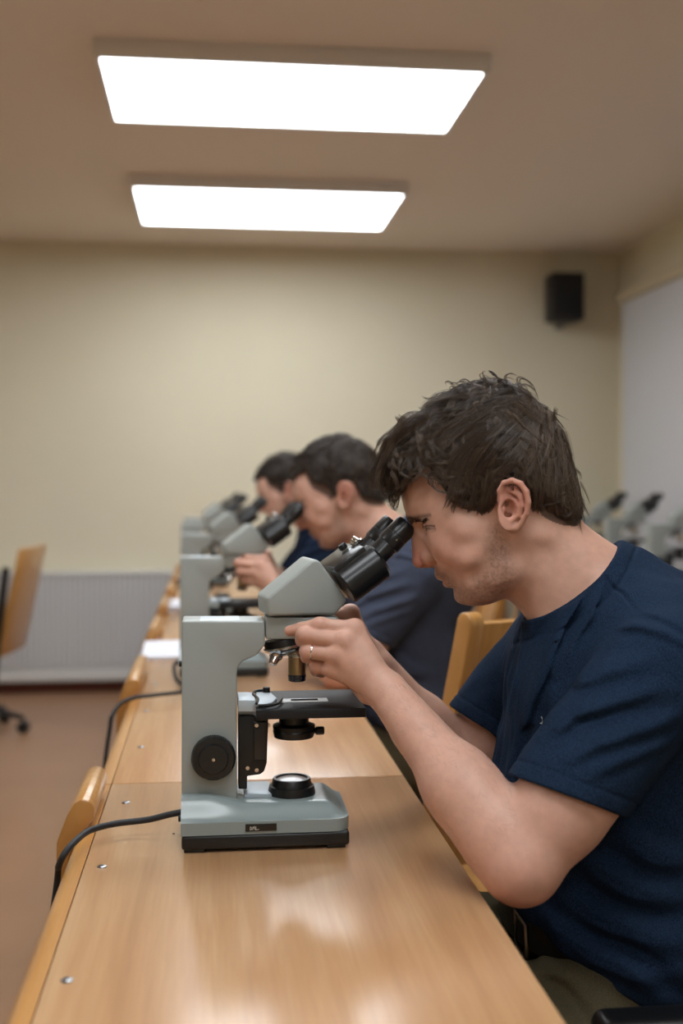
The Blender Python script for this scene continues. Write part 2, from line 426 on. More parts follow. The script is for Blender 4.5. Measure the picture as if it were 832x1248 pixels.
# ------------------------------------------------------------------ microscopes
M_grey = mat('microscope_grey', (152, 158, 154), .42, bump=.12, bscale=900, bdist=.0003)
M_greyt = mat('microscope_base_grey', (134, 146, 145), .30, coat=.2)
M_mblk = mat('microscope_black', (20, 21, 22), .38)
M_mblk2 = mat('microscope_satin_black', (26, 28, 30), .30, coat=.15)
M_chrome = mat('chrome', (200, 198, 194), .16, 1.0)
M_brass = mat('brass', (178, 156, 122), .28, 1.0)
M_plate = mat('pale_plate', (178, 190, 198), .4, .2)
M_lens = mat('frosted_lens', (225, 225, 228), .25, coat=.6)
M_glassd = mat('dark_glass', (20, 26, 44), .08, coat=1)
M_label = mat('label_plate', (24, 20, 14), .35)
M_print = mat('label_print', (190, 188, 180), .5)
YM = 1.545
MX, MZ = q(322, 1000, YM)[0], DESK
MO = (MX, YM, MZ)
def ml(u, v, y=0.0):
    """sight line point on the microscope's plane at local depth y, in microscope coordinates"""
    p = q(u, v, YM+y); return (p[0]-MX, p[2]-MZ)
def build_mic(loc, label):
    t = thing('microscope', label, 'microscope', loc, 'microscopes along the desk row')
    hb = .073
    x0 = ml(220, 1030, -hb)[0]; x1 = ml(427, 1030, -hb)[0]
    # base
    b = newbm(); bx(b, x0+.001, x1-.001, -hb, hb, .004, .0225, .004, 3)
    bx(b, x0+.004, x0+.03, -hb+.004, -hb+.03, 0, .006, .001); bx(b, x1-.03, x1-.006, -hb+.004, -hb+.03, 0, .006, .001)
    bx(b, x0+.004, x0+.03, hb-.03, hb-.004, 0, .006, .001); bx(b, x1-.03, x1-.006, hb-.03, hb-.004, 0, .006, .001)
    obj('base_plinth', b, M_mblk, t)
    b = newbm(); nx, ny = 56, 40; grid = []
    xe = x1
    def ss(a, c, x):
        k = max(0, min(1, (x-a)/(c-a))); return k*k*(3-2*k)
    R = .022
    for i in range(nx+1):
        row = []
        for j in range(ny+1):
            fx, fy = i/nx, j/ny*2-1
            x = x0+(x1-x0)*fx; y = hb*fy
            # plan view with rounded corners
            dxr = x-(x1-R); dyr = abs(y)-(hb-R)
            if dxr > 0 and dyr > 0:
                l = math.hypot(dxr, dyr)
                m_ = max(dxr, dyr)
                s = m_/l if l else 1
                x = x1-R+dxr*s; y = math.copysign(hb-R+dyr*s, y)
            edge = min(hb-abs(hb*fy), (x1-(x0+(x1-x0)*fx)))
            z = .0385+.017*ss(0, .030, edge)
            z += .010*ss(.085, .03, (x-x0))*ss(0, .03, edge)
            row.append(b.verts.new((x, y, z)))
        grid.append(row)
    for i in range(nx):
        for j in range(ny): b.faces.new((grid[i][j], grid[i+1][j], grid[i+1][j+1], grid[i][j+1]))
    rim = [grid[i][0] for i in range(nx+1)]+[grid[nx][j] for j in range(1, ny+1)]+[grid[i][ny] for i in range(nx-1, -1, -1)]+[grid[0][j] for j in range(ny-1, 0, -1)]
    low = [b.verts.new((v.co.x, v.co.y, .0225)) for v in rim]; n = len(rim)
    for i in range(n): b.faces.new((rim[i], low[i], low[(i+1) % n], rim[(i+1) % n]))
    b.faces.new(low)
    obj('base', b, M_greyt, t, 40)
    lx0, lz0 = ml(299, 1020, -hb); lx1, lz1 = ml(337, 1010.5, -hb)
    b = newbm(); lz0, lz1 = .0262, .0355; bx(b, lx0, lx1, -hb-.0012, -hb+.001, lz0, lz1, .0004)
    lab = obj('label_plate', b, M_label, t)
    b = newbm(); w = .00045; zc = (lz0+lz1)/2-.0005; xx = lx0+.006
    def st(xa, za, xb, zb):
        tube(b, [(xx+xa, -hb-.0014, zc+za), (xx+xb, -hb-.0014, zc+zb)], w, 5)
    h = .0022
    for s in (((0, -h), (.0002, h)), ((.0002, h), (.0018, h*.4)), ((.0018, h*.4), (.002, -h*.6)), ((.002, -h*.6), (0, -h)),
              ((.003, -h), (.0036, h)), ((.0036, h), (.0046, -.0005)), ((.0046, -.0005), (.0058, h*1.2)), ((.0058, h*1.2), (.0062, -h)),
              ((.0072, -h), (.0074, h)), ((.0074, -h), (.0094, -h*.8)), ((.0094, -h*.8), (.0112, -h*.6))):
        st(*s[0], *s[1])
    obj('plate_lettering', b, M_print, lab)
    # column
    hc = .031
    P = [ml(u, v, -hc) for u, v in ((221, 990), (221.5, 757), (322.5, 757), (323, 786), (312, 799), (296, 806), (290, 812), (288.5, 822), (289, 990))]
    b = newbm(); prism(b, P, -hc, hc, .0028, 3); obj('column', b, M_grey, t)
    a0 = ml(222, 760, -hc); a1 = ml(322, 760, -hc); zt = ml(300, 757, -hc)[1]
    b = newbm(); bx(b, a0[0]+.006, a0[0]+.075, -hc+.006, hc-.006, zt-.001, zt+.0008, .0004); obj('top_plate', b, M_plate, t)
    # screw at the back of the column
    b = newbm(); c = ml(221, 809, 0); cyl(b, (c[0]-.003, 0, c[1]), (c[0]+.003, 0, c[1]), .004, n=16); obj('set_screw', b, M_mblk, t)
    # nosepiece block
    b = newbm(); P = [ml(u, v, -.029) for u, v in ((323.6, 779), (323.6, 752.5), (412, 752.5), (416, 765), (410, 779))]
    prism(b, P, -.029, .029, .002, 2); obj('head_mount', b, M_grey, t)
    b = newbm(); P = [ml(u, v, -.026) for u, v in ((300, 779.5), (300, 777.5), (411, 777.5), (411, 779.5))]
    # turned head: everything above the mount is rotated by th about the mount's axis
    th = math.radians(9); pc = Vector((ml(368, 750)[0], 0, 0)); Rz = Matrix.Rotation(th, 4, 'Z')
    def turn(bm): bmesh.ops.transform(bm, matrix=Matrix.Translation(pc) @ Rz @ Matrix.Translation(-pc), verts=bm.verts); return bm
    b.free()
    b = newbm(); P = [ml(u, v, -.034) for u, v in ((321, 750.5), (319.5, 728), (377, 681.5), (385, 683.5), (420.5, 733), (405, 750.5))]
    prism(b, P, -.034, .034, .0055, 4); turn(b); obj('prism_housing', b, M_grey, t)
    b = newbm(); lathe(b, [(0, 0), (.027, 0), (.027, .004), (0, .004)], (pc.x, 0, ml(368, 752)[1]-.0012), (0, 0, 1)); obj('rotation_ring', b, M_mblk, t)
    # binocular body : two drums on a common slab
    def V3(u, v, y): p = ml(u, v, y); return Vector((p[0], y, p[1]))
    yn = -.031
    A = V3(416, 715, yn); Bp = V3(461.5, 683, yn); ax = (Bp-A).normalized(); L = (Bp-A).length
    b = newbm()
    R_ = .0265
    for s in (-1, 1):
        o_ = Vector((A.x, s*.031, A.z))
        lathe(b, [(0, -.001), (R_-.002, -.001), (R_, .001), (R_, L-.004), (R_-.004, L), (0, L)], o_, ax, 48)
    nrm = ax.cross(Vector((0, 1, 0))); nrm = nrm if nrm.z > 0 else -nrm
    # slab between the drums
    def slab(bm, s0, s1, n0, n1, y0, y1, w=.002):
        r = bmesh.ops.create_cube(bm, size=1); base = Vector((A.x, 0, A.z))
        for v in r['verts']:
            v.co = base+ax*(s0 if v.co.x < 0 else s1)+nrm*(n0 if v.co.z < 0 else n1)+Vector((0, y0 if v.co.y < 0 else y1, 0))
        _bevel(bm, r['verts'], w, 2)
    slab(b, -.001, L-.006, -.024, .022, -.03, .03)
    slab(b, .0, L-.010, .018, .031, -.043, .045, .003)
    turn(b); obj('binocular_body', b, M_mblk2, t)
    # eyepieces
    ea = V3(459, 677, yn); eb = V3(496.5, 640, yn); eax = (eb-ea).normalized(); eL = (eb-ea).length
    for s in (-1, 1):
        o_ = Vector((ea.x, s*.031, ea.z))-eax*.012
        b = newbm()
        e = .012+eL
        lathe(b, [(0, 0), (.0150, 0), (.0150, .030), (.0160, .031), (.0160, .0315), (.0168, .033), (.0168, .0460), (.0161, .0464), (.0161, .0476), (.0168, .0480), (.0168, e-.004), (.0158, e), (.0130, e), (.0125, e-.003), (0, e-.003)], o_, eax, 40)
        turn(b); eye = obj('eyepiece', b, M_mblk2, t)
        b = newbm(); lathe(b, [(0, 0), (.012, 0), (.011, .0015), (0, .003)], o_+eax*(e-.0029), eax, 32); turn(b); obj('eye_lens', b, M_glassd, eye)
        b = newbm(); c = o_+eax*.041+Vector((0, s*.0165, 0)); cyl(b, c, c+Vector((0, s*.0012, 0)), .0014, n=10); turn(b); obj('set_screw', b, M_chrome, eye)
    # interpupillary scale and silver clamp on top
    b = newbm(); c = Vector((A.x, 0, A.z))+ax*(L*.83)+nrm*.034
    for k in range(3):
        cyl(b, c+ax*(.004*k-.003)+Vector((0, -.012, 0)), c+ax*(.004*k-.003)+Vector((0, .006, 0))+nrm*.002*k, .0022, n=10)
    slabc = c-nrm*.003; cyl(b, slabc-ax*.002, slabc+ax*.012, .0035, n=12)
    turn(b); obj('clamp_screws', b, M_chrome, t)
    b = newbm(); c2 = Vector((A.x, .01, A.z))+ax*(L*.60)+nrm*.032
    lathe(b, [(0, 0), (.005, 0), (.0062, .0015), (.0062, .006), (.005, .008), (0, .008)], c2, nrm, 20, .05); turn(b); obj('hinge_knob', b, M_mblk, t)
    # revolving nosepiece
    tilt = Vector((.20, 0, -1)).normalized()
    c = ml(343, 779.5); cc = Vector((c[0]+.004, 0, c[1]))
    b = newbm(); lathe(b, [(0, -.003), (.027, -.003), (.0285, .001), (.0285, .006), (0, .006)], cc, tilt, 48); np_ = obj('nosepiece', b, M_mblk, t)
    b = newbm(); lathe(b, [(0, 0), (.030, 0), (.0305, .002), (.0290, .0055), (.020, .012), (.008, .016), (0, .016)], cc+tilt*.006, tilt, 48); obj('chrome_ring', b, M_chrome, np_)
    ob = ml(361.8, 797)
    b = newbm(); lathe(b, [(0, 0), (.010, 0), (.0115, .004), (.0115, .008), (.0112, .009), (0, .009)], (ob[0], 0, ob[1]+.004), (0, 0, -1), 36); obj('objective_collar', b, M_chrome, np_)
    b = newbm(); L2_ = ml(361, 830)[1]; hh = ob[1]-.004-L2_
    z0 = ob[1]-.004
    lathe(b, [(0, 0), (.0118, 0), (.0118, hh-.0095), (0, hh-.0095)], (ob[0], 0, z0), (0, 0, -1), 36); o_ = obj('objective', b, M_brass, t)
    b = newbm(); lathe(b, [(0, 0), (.0122, 0), (.0122, .004), (.0118, .0045), (.0118, .0085), (.010, .0095), (0, .0095)], (ob[0], 0, z0-hh+.0095), (0, 0, -1), 36); obj('objective_tip', b, M_glassd, o_)
    # short chrome objective pointing toward the column
    p0 = Vector((ml(336, 797)[0], -.012, ml(336, 797)[1])); dr = Vector((-.45, -.45, -.8)).normalized()
    b = newbm(); lathe(b, [(0, 0), (.009, 0), (.009, .008), (.007, .010), (.006, .018), (.004, .020), (0, .020)], p0-dr*.006, dr, 28); o2 = obj('objective', b, M_chrome, t)
    b = newbm(); lathe(b, [(0, 0), (.0036, 0), (.003, .001), (0, .0012)], p0+dr*.0141, dr, 18); obj('objective_lens', b, M_lens, o2)
    p0 = Vector((ml(340, 790)[0], .016, ml(345, 795)[1])); dr = Vector((-.3, .6, -.75)).normalized()
    b = newbm(); lathe(b, [(0, 0), (.009, 0), (.009, .012), (.007, .014), (.006, .024), (0, .024)], p0, dr, 24); obj('objective', b, M_mblk, t)
    # stage
    sy = .068
    sx0, sz = ml(312, 865.5, -sy); sx1 = ml(446, 866, -sy)[0]
    b = newbm(); prism_z(b, [(sx0, -sy), (sx1, -sy), (sx1, sy), (sx0+.004, sy)], sz-.0125, sz, .0012, 2); stg = obj('stage', b, mat('stage_black', (24, 25, 27), .55, spec=.35), t)
    b = newbm(); prism_z(b, [(sx0+.0, -.048), (sx0+.012, -.052), (sx0+.022, -.04), (sx0+.03, -.012), (sx0+.024, .03), (sx0+.004, .036)], sz+.0004, sz+.0045, .0008)
    obj('slide_holder', b, M_plate, stg)
    b = newbm()
    for pts in ([(sx0+.001, -.05, sz+.005), (sx0+.004, -.02, sz+.006), (sx0-.001, .01, sz+.006), (sx0+.004, .036, sz+.006), (sx0+.018, .04, sz+.006)], [(sx0+.004, -.054, sz+.003), (sx0+.016, -.058, sz+.004), (sx0+.03, -.046, sz+.004), (sx0+.036, -.016, sz+.004)]):
        tube(b, spline(pts, 5), .0019, 8)
    cyl(b, (sx0+.018, .036, sz+.001), (sx0+.018, .036, sz+.011), .005, n=18)
    obj('holder_arm', b, M_mblk, stg)
    # bracket that carries the stage
    X = lambda u, v, y=-.022: ml(u, v, y)
    b = newbm()
    P = [X(290.5, 873), X(327, 873), X(325, 930), X(322, 940), X(317, 944), X(301, 946), X(301, 962), X(290.5, 962)]
    prism(b, P, -.022, .022, .0015, 2); br = obj('focus_bracket', b, M_mblk, t)
    b = newbm(); P = [X(309, 880, -.026), X(325, 880, -.026), X(323.5, 926, -.026), X(309, 926, -.026)]; prism(b, P, -.026, -.021, .001); obj('cover_plate', b, M_mblk2, br)
    b = newbm(); P = [X(290, 852), X(311, 852), X(311, 866), X(290, 866)]; prism(b, P, -.03, .03, .001); obj('stage_carrier', b, M_plate, t)
    for u, v, y in ((312.5, 884, -.0262), (301.6, 936, -.0222), (312.8, 938.5, -.0222), (327, 884, -.014)):
        b = newbm(); c = X(u, v, y); lathe(b, [(0, 0), (.0028, 0), (.0026, .0012), (.0012, .0012), (.0012, .0004), (0, .0004)], (c[0], y, c[1]), (0, -1, 0), 18); obj('screw', b, M_chrome, br)
    # condenser
    cx = ml(358, 890)[0]; zt = sz-.0125; zb = ml(358, 903, -.028)[1]; H = zt-zb
    b = newbm(); lathe(b, [(0, 0), (.020, 0), (.020, H*.5), (.0285, H*.58), (.0285, H*.68), (.0275, H*.70), (.0275, H*.74), (.0285, H*.78), (.0265, H), (.018, H), (.017, H-.003), (0, H-.003)], (cx, 0, zt), (0, 0, -1), 48); cd = obj('condenser', b, M_mblk, t)
    b = newbm(); c = ml(384, 890.5, -.004); e = ml(396, 890.5, -.004)
    cyl(b, (c[0]-.012, -.004, c[1]), (c[0], -.004, c[1]), .0035, n=14); lathe(b, [(0, 0), (.0045, 0), (.0056, .0015), (.0056, .0105), (.0045, .012), (0, .012)], (c[0], -.004, c[1]), (1, 0, 0), 20, .08); obj('condenser_knob', b, M_mblk, cd)
    # lamp on the base
    lx = ml(355, 950)[0]; zb = .0545
    b = newbm(); lathe(b, [(0, 0), (.0315, 0), (.0320, .002), (.0300, .0115), (.0270, .0125), (.0255, .020), (.0245, .0215), (.0215, .0215), (.0205, .0195), (0, .0195)], (lx, -.004, zb), (0, 0, 1), 56); il = obj('lamp_ring', b, M_mblk, t)
    b = newbm(); lathe(b, [(0, 0), (.0203, 0), (.016, .0016), (.008, .0026), (0, .003)], (lx, -.004, zb+.0192), (0, 0, 1), 40); obj('field_lens', b, M_lens, il)
    c0 = ml(301, 950); c1 = ml(330, 960)
    b = newbm(); bx(b, c0[0]-.004, c1[0], -.022, .045, .053, .0595, .001); obj('base_cover', b, M_plate, t)
    # focus knobs either side
    kc = ml(260, 925.5, -.05)
    for s in (-1, 1):
        yk = s*hc
        b = newbm(); lathe(b, [(0, 0), (.022, 0), (.022, .002)], (kc[0], yk, kc[1]), (0, s, 0), 30)
        lathe(b, [(0, 0), (.0275, 0), (.0290, .0015), (.0290, .0125), (.0270, .015), (.0200, .0155), (.0195, .017), (.0185, .019), (0, .0195)], (kc[0], yk+s*.002, kc[1]), (0, s, 0), 120, .035)
        kn = obj('focus_knob', b, M_mblk, t)
        b = newbm(); lathe(b, [(0, 0), (.0026, 0), (.0022, .0012), (0, .0014)], (kc[0], yk+s*.0214, kc[1]), (0, s, 0), 18); obj('knob_screw', b, M_chrome, kn)
    # power inlet
    b = newbm(); c = ml(219, 996, 0); cyl(b, (c[0]-.002, 0, c[1]), (c[0]+.012, 0, c[1]), .006, n=16); obj('cable_grommet', b, M_mblk, t)
    return t
MIC = build_mic(MO, 'grey and black microscope in sharp focus, its turret held by the near man')
mic_spots = [((MX-.040, YM+1.33), 'grey microscope directly behind the sharp one, used by the second man'),
             ((MX-.072, YM+2.62), 'blurred grey microscope third along the desk row, used by the farthest man'),
             ((MX-.105, YM+3.85), 'blurred grey microscope fourth along the desk row'),
             ((MX-.115, YM+4.75), 'blurred grey microscope at the far end of the desk row')]
MICS = [MIC]
for (x, y), l in mic_spots:
    c = copy_tree(MIC); c.location = (x, y, DESK); c['label'] = l; MICS.append(c)
for (u, Y, l) in ((700, 6.45, 'blurred microscope in the far corner, just behind the near man\'s nape'), (738, 5.85, 'blurred microscope on the next row, in front of the whiteboard edge'), (789, 5.0, 'blurred microscope on the next row, above the near man\'s shoulder')):
    c = copy_tree(MIC); p = q(u, 700, Y); c.location = (p[0]+.11, Y, DESK); c['label'] = l; c['group'] = 'microscopes on the next desk row'
# slide on the near microscope's stage
sy = .068; sz = ml(312, 865.5, -sy)[1]
a0 = q(342, 857, YM-.02); a1 = q(399, 854, YM-.02)
t = thing('microscope_slide', 'glass slide with a dark strip lying on the black stage', 'slide', (MX+ml(370, 852)[0], YM-.012, MZ+sz))
b = newbm(); bx(b, -.031, .031, -.012, .012, .0003, .0013); obj('slide_glass', b, mat('slide_glass', (232, 234, 236), .5), t)
b = newbm(); bx(b, -.018, .018, -.004, .0065, .0013, .0017); obj('specimen_strip', b, mat('specimen_black', (12, 12, 13), .9, spec=.1), t)
# ------------------------------------------------------------------ cables, paper
M_cable = mat('black_cable', (20, 21, 26), .55, bump=.6, bscale=1500)
def cable(pts, label, r=.0042, name='power_cable'):
    b = newbm(); tube(b, spline(pts, 10), r, 12); o = obj(name, b, M_cable); return tag(o, label, 'cable', 'power cables of the microscopes')
mx0 = MX+ml(219, 996)[0]
cable([(mx0+.004, YM, .803), (mx0-.015, YM, .800), q(180, 999, 1.55), q(140, 1004, 1.545), q(110, 1012, 1.512), q(92, 1025, 1.46), q(79, 1040, 1.435), q(71.5, 1056, 1.44), q(70, 1072, 1.46), (-.205, 1.46, .60), (-.19, 1.46, .3), (-.16, 1.5, .02), (-.1, 1.6, .006), (.0, 1.9, .006)],
      'black cable of the sharp microscope drooping over the desk edge')
Y2 = YM+1.33; mx1 = mx0-.040
cable([(mx1+.004, Y2, .803), (mx1-.010, Y2-.03, .795), (mx1-.002, Y2-.12, .778), q(228, 841, 2.56), q(190, 847, 2.50), q(165, 850, 2.48), q(148, 857, 2.455), q(138, 870, 2.43), q(134, 886, 2.42), (-.222, Y2-.44, .60), (-.2, Y2-.24, .3), (-.16, Y2-.2, .02), (-.1, Y2, .006), (.0, Y2+.3, .006)],
      'dark cable of the second microscope hanging over the desk edge', .0045)
M_paper = mat('paper', (226, 228, 236), .7)
def paper(x, y, w, d, rz, label, z=DESK, th=.004, name='paper_stack', cat='paper'):
    b = newbm()
    for k in range(3):
        bx(b, -w/2+.002*k, w/2+.001*k, -d/2, d/2+.002*k, th/3*k+.0004, th/3*(k+1))
    o = obj(name, b, M_paper); o.location = (x, y, z); o.rotation_euler = (0, 0, rz); return tag(o, label, cat, 'white papers on the desks')
paper(-.095, 3.27, .20, .32, .03, 'white sheets of paper on the desk edge, beyond the grey cable', th=.008)
paper(-.098, 4.40, .16, .26, -.1, 'crumpled looking white paper on the fourth stretch of desk', th=.02)
paper(-.09, 5.50, .14, .26, .1, 'small white paper pile near the far end of the desks', th=.02)
b = newbm(); bx(b, -.02, .02, -.035, .035, 0, .03, .008); o = obj('adapter_plug', b, M_blk); o.location = (-.03, 3.85, DESK); tag(o, 'small black plug lying on the desk beside a blurred microscope', 'plug')
# ------------------------------------------------------------------ smooth solids for bodies and clothes
def rc(p, a, b, r1, r2):
    a = np.asarray(a, float); b = np.asarray(b, float); ba = b-a; L = ba@ba
    pa = p-a; t = np.clip((pa@ba)/L, 0, 1)
    return np.linalg.norm(pa-t[:, None]*ba, axis=1)-(r1+(r2-r1)*t)
def ell(p, c, r, R=None):
    x = p-np.asarray(c, float)
    if R is not None: x = x@np.asarray(R).T
    r = np.asarray(r, float)
    k0 = np.linalg.norm(x/r, axis=1); k1 = np.linalg.norm(x/(r*r), axis=1)+1e-9
    return k0*(k0-1)/k1
def smin(a, b, k):
    h = np.maximum(k-np.abs(a-b), 0)/k
    return np.minimum(a, b)-h*h*k*.25
def smax(a, b, k): return -smin(-a, -b, k)
def boxed(p, lo, hi, f, far=.05):
    """evaluate f only for points inside the box"""
    lo = np.asarray(lo); hi = np.asarray(hi)
    m = np.all((p > lo) & (p < hi), axis=1)
    out = np.full(len(p), far)
    if m.any(): out[m] = f(p[m])
    return out
def mesh_sdf(name, f, lo, hi, h, margin=1.35, B=8):
    lo = np.asarray(lo, float); hi = np.asarray(hi, float)
    nb = np.ceil((hi-lo)/(h*B)).astype(int)
    ii = np.stack(np.meshgrid(*[np.arange(n) for n in nb], indexing='ij'), -1).reshape(-1, 3)
    cen = lo+(ii+.5)*B*h
    dv = np.concatenate([f(c) for c in np.array_split(cen, max(1, len(cen)//200000))])
    act = ii[np.abs(dv) < B*h*.5*math.sqrt(3)*margin+h]
    loc = np.stack(np.meshgrid(*[np.arange(B+1)]*3, indexing='ij'), -1).reshape(-1, 3)
    NY, NZ = int(nb[1]*B+2), int(nb[2]*B+2)
    key = lambda c: (c[..., 0].astype(np.int64)*NY+c[..., 1])*NZ+c[..., 2]
    VK, VP, EK = [], [], []
    for chunk in np.array_split(act, max(1, len(act)//1500)):
        g = chunk[:, None, :]*B+loc[None]                       # grid indices
        val = f((lo+g.reshape(-1, 3)*h)).reshape(len(chunk), B+1, B+1, B+1)
        g = g.reshape(len(chunk), B+1, B+1, B+1, 3)
        s = val < 0
        # cells
        cs = np.stack([s[:, i:B+i, j:B+j, k:B+k] for i in (0, 1) for j in (0, 1) for k in (0, 1)], -1)
        n_in = cs.sum(-1); mc = (n_in > 0) & (n_in < 8)
        if not mc.any(): continue
        corner = np.stack([val[:, i:B+i, j:B+j, k:B+k][mc] for i in (0, 1) for j in (0, 1) for k in (0, 1)], -1)
        offs = np.array([(i, j, k) for i in (0, 1) for j in (0, 1) for k in (0, 1)], float)
        acc = np.zeros((len(corner), 3)); cnt = np.zeros(len(corner))
        for a in range(8):
            for ax in range(3):
                if offs[a][ax] == 0:
                    b_ = a+(4, 2, 1)[ax]; va, vb = corner[:, a], corner[:, b_]
                    cr = (va < 0) != (vb < 0); t = np.where(cr, va/(va-vb+1e-30), 0)
                    pt = offs[a]+np.eye(3)[ax]*t[:, None]
                    acc += pt*cr[:, None]; cnt += cr
        cg = g[:, :B, :B, :B][mc]
        VK.append(key(cg)); VP.append(lo+(cg+acc/cnt[:, None])*h)
        for ax in range(3):
            sl0 = s[:, :B, :B, :B]; sl1 = (s[:, 1:, :B, :B], s[:, :B, 1:, :B], s[:, :B, :B, 1:])[ax]
            m = sl0 != sl1
            e = g[:, :B, :B, :B][m]; fl = sl0[m]
            EK.append((np.full(len(e), ax), e, fl))
    VK = np.concatenate(VK); VP = np.concatenate(VP)
    o = np.argsort(VK); VK = VK[o]; VP = VP[o]
    quads = []
    for ax, e, fl in EK:
        if len(e) == 0: continue
        a = int(ax[0]); u, w = [(1, 2), (2, 0), (0, 1)][a]
        du = np.zeros(3, int); du[u] = 1; dw = np.zeros(3, int); dw[w] = 1
        ks = [key(e-du-dw), key(e-dw), key(e), key(e-du)]
        idx = []; ok = np.ones(len(e), bool)
        for kk in ks:
            i = np.clip(np.searchsorted(VK, kk), 0, len(VK)-1); ok &= VK[i] == kk; idx.append(i)
        Q = np.stack(idx, 1); Q = np.where(fl[:, None], Q, Q[:, ::-1]); quads.append(Q[ok])
    Q = np.concatenate(quads)
    used = np.unique(Q); remap = np.full(len(VK), -1); remap[used] = np.arange(len(used))
    return raw_mesh(name, VP[used], remap[Q])
def raw_mesh(name, V, F):
    me = bpy.data.meshes.new(name); F = np.asarray(F, np.int32); n, k = F.shape
    me.vertices.add(len(V)); me.vertices.foreach_set('co', np.asarray(V, np.float32).ravel())
    me.loops.add(n*k); me.loops.foreach_set('vertex_index', F.ravel())
    me.polygons.add(n); me.polygons.foreach_set('loop_start', np.arange(0, n*k, k, dtype=np.int32))
    me.polygons.foreach_set('use_smooth', np.ones(n, bool))
    me.update(); me.validate()
    return me
def mverts(me):
    v = np.empty(len(me.vertices)*3, np.float32); me.vertices.foreach_get('co', v); return v.reshape(-1, 3).astype(float)
def paint(me, col):
    a = me.color_attributes.new('Col', 'FLOAT_COLOR', 'POINT')
    c = np.ones((len(me.vertices), 4), np.float32); c[:, :3] = col; a.data.foreach_set('color', c.ravel())
def mobj(name, me, m, parent):
    o = bpy.data.objects.new(name, me); C.objects.link(o); me.materials.append(m); o.parent = parent; return o
class Noise:
    """smooth 3-D value noise"""
    def __init__(s, seed): s.t = np.random.default_rng(seed).random((32, 32, 32))*2-1
    def __call__(s, p, f):
        x = np.asarray(p)*f+100.0; i = np.floor(x).astype(int); t = x-i; t = t*t*(3-2*t); i %= 32; j = (i+1) % 32; T = s.t
        def L(a, b, k): return a+(b-a)*k
        x0 = L(T[i[:, 0], i[:, 1], i[:, 2]], T[j[:, 0], i[:, 1], i[:, 2]], t[:, 0]); x1 = L(T[i[:, 0], j[:, 1], i[:, 2]], T[j[:, 0], j[:, 1], i[:, 2]], t[:, 0])
        y0 = L(T[i[:, 0], i[:, 1], j[:, 2]], T[j[:, 0], i[:, 1], j[:, 2]], t[:, 0]); y1 = L(T[i[:, 0], j[:, 1], j[:, 2]], T[j[:, 0], j[:, 1], j[:, 2]], t[:, 0])
        return L(L(x0, x1, t[:, 1]), L(y0, y1, t[:, 1]), t[:, 2])
NZ = Noise(3)
# ------------------------------------------------------------------ the man: measured in his own place, then reused for the two behind him
HY = 1.51                                     # depth of the middle of his head
HC = np.array(q(600, 600, HY)); PSI = math.radians(12)
EA = np.array([math.cos(PSI), -math.sin(PSI), 0.0]); EB = np.array([math.sin(PSI), math.cos(PSI), 0.0]); EZ = np.array([0, 0, 1.0])   # back, far side, up
def head_px(u, v, b=0.0):
    """sight line on the plane parallel to the head's middle plane, b metres to the far side -> (a, z)"""
    k = (u-416.0)/FPX; d = np.array([SA+CA*k, CA-SA*k, (HOR-v)/FPX]); o = np.array([0, 0, CAM_Z])
    c = HC+EB*b; t = ((c-o)@EB)/(d@EB); p = o+d*t-HC
    return p@EA, p[2]
def H3(u, v, b):
    a, z = head_px(u, v, b); return np.array([a, b, z])
def hw(l): return HC+EA*l[0]+EB*l[1]+EZ*l[2]     # head frame -> world
def to_head(p): x = p-HC; return np.stack([x@EA, x@EB, x[:, 2]], 1)
def polyfield(px, n=8, closed=True):
    P = np.array([head_px(u, v) for u, v in px]); S = np.array(spline([(a, z, 0) for a, z in P], n, closed))[:, :2]; return S
G0, G1, GH = np.array([-.20, -.26]), np.array([.30, .22]), .001
ga = np.arange(G0[0], G1[0], GH); gz = np.arange(G0[1], G1[1], GH); GA, GZ = np.meshgrid(ga, gz, indexing='ij')
def sd_poly_grid(S):
    P = np.stack([GA.ravel(), GZ.ravel()], 1); d = np.full(len(P), 1e9); ins = np.zeros(len(P), bool)
    n = len(S)
    for i in range(n):
        a, b = S[i], S[(i+1) % n]; e = b-a; w = P-a; t = np.clip((w@e)/(e@e+1e-12), 0, 1)
        d = np.minimum(d, ((w-t[:, None]*e)**2).sum(1))
        c1 = (a[1] <= P[:, 1]) != (b[1] <= P[:, 1])
        if a[1] != b[1]:
            xs = a[0]+(P[:, 1]-a[1])/(b[1]-a[1])*e[0]; ins ^= c1 & (P[:, 0] < xs)
    return (np.where(ins, 1, -1)*np.sqrt(d)).reshape(GA.shape)        # inside positive
def idw(pts):
    A = np.array([list(head_px(u, v))+[w] for u, v, w in pts]); num = 0; den = 0
    for a, z, w in A:
        k = 1/(((GA-a)**2+(GZ-z)**2)+1e-5)**1.6; num = num+k*w; den = den+k
    return num/den
def look(F, a, z):
    x = np.clip((a-G0[0])/GH, 0, F.shape[0]-2.001); y = np.clip((z-G0[1])/GH, 0, F.shape[1]-2.001)
    i = x.astype(int); j = y.astype(int); s = x-i; t = y-j
    return F[i, j]*(1-s)*(1-t)+F[i+1, j]*s*(1-t)+F[i, j+1]*(1-s)*t+F[i+1, j+1]*s*t
SKIN_PX = [(489, 603), (492, 619), (496.8, 630.5), (500.5, 637), (505.5, 646), (513, 656), (523, 667), (530, 679), (530, 690), (529.6, 700.3), (534, 703.3), (537.6, 705),
           (539.3, 708), (541.5, 712), (546.5, 715.2), (551.6, 716.8), (552.6, 721.5), (553.6, 729), (558, 734.3), (566, 737), (579, 737.8), (596, 735.6), (614, 730), (622, 733), (632, 741), (646, 755),
           (656, 770), (672, 790), (700, 815), (760, 810), (790, 770), (785, 715), (760, 680), (738, 662), (716, 645), (703, 625), (698, 600), (694, 572), (682, 538), (660, 510), (632, 493), (600, 487), (568, 493), (536, 509), (510, 535), (495, 565), (489, 588)]
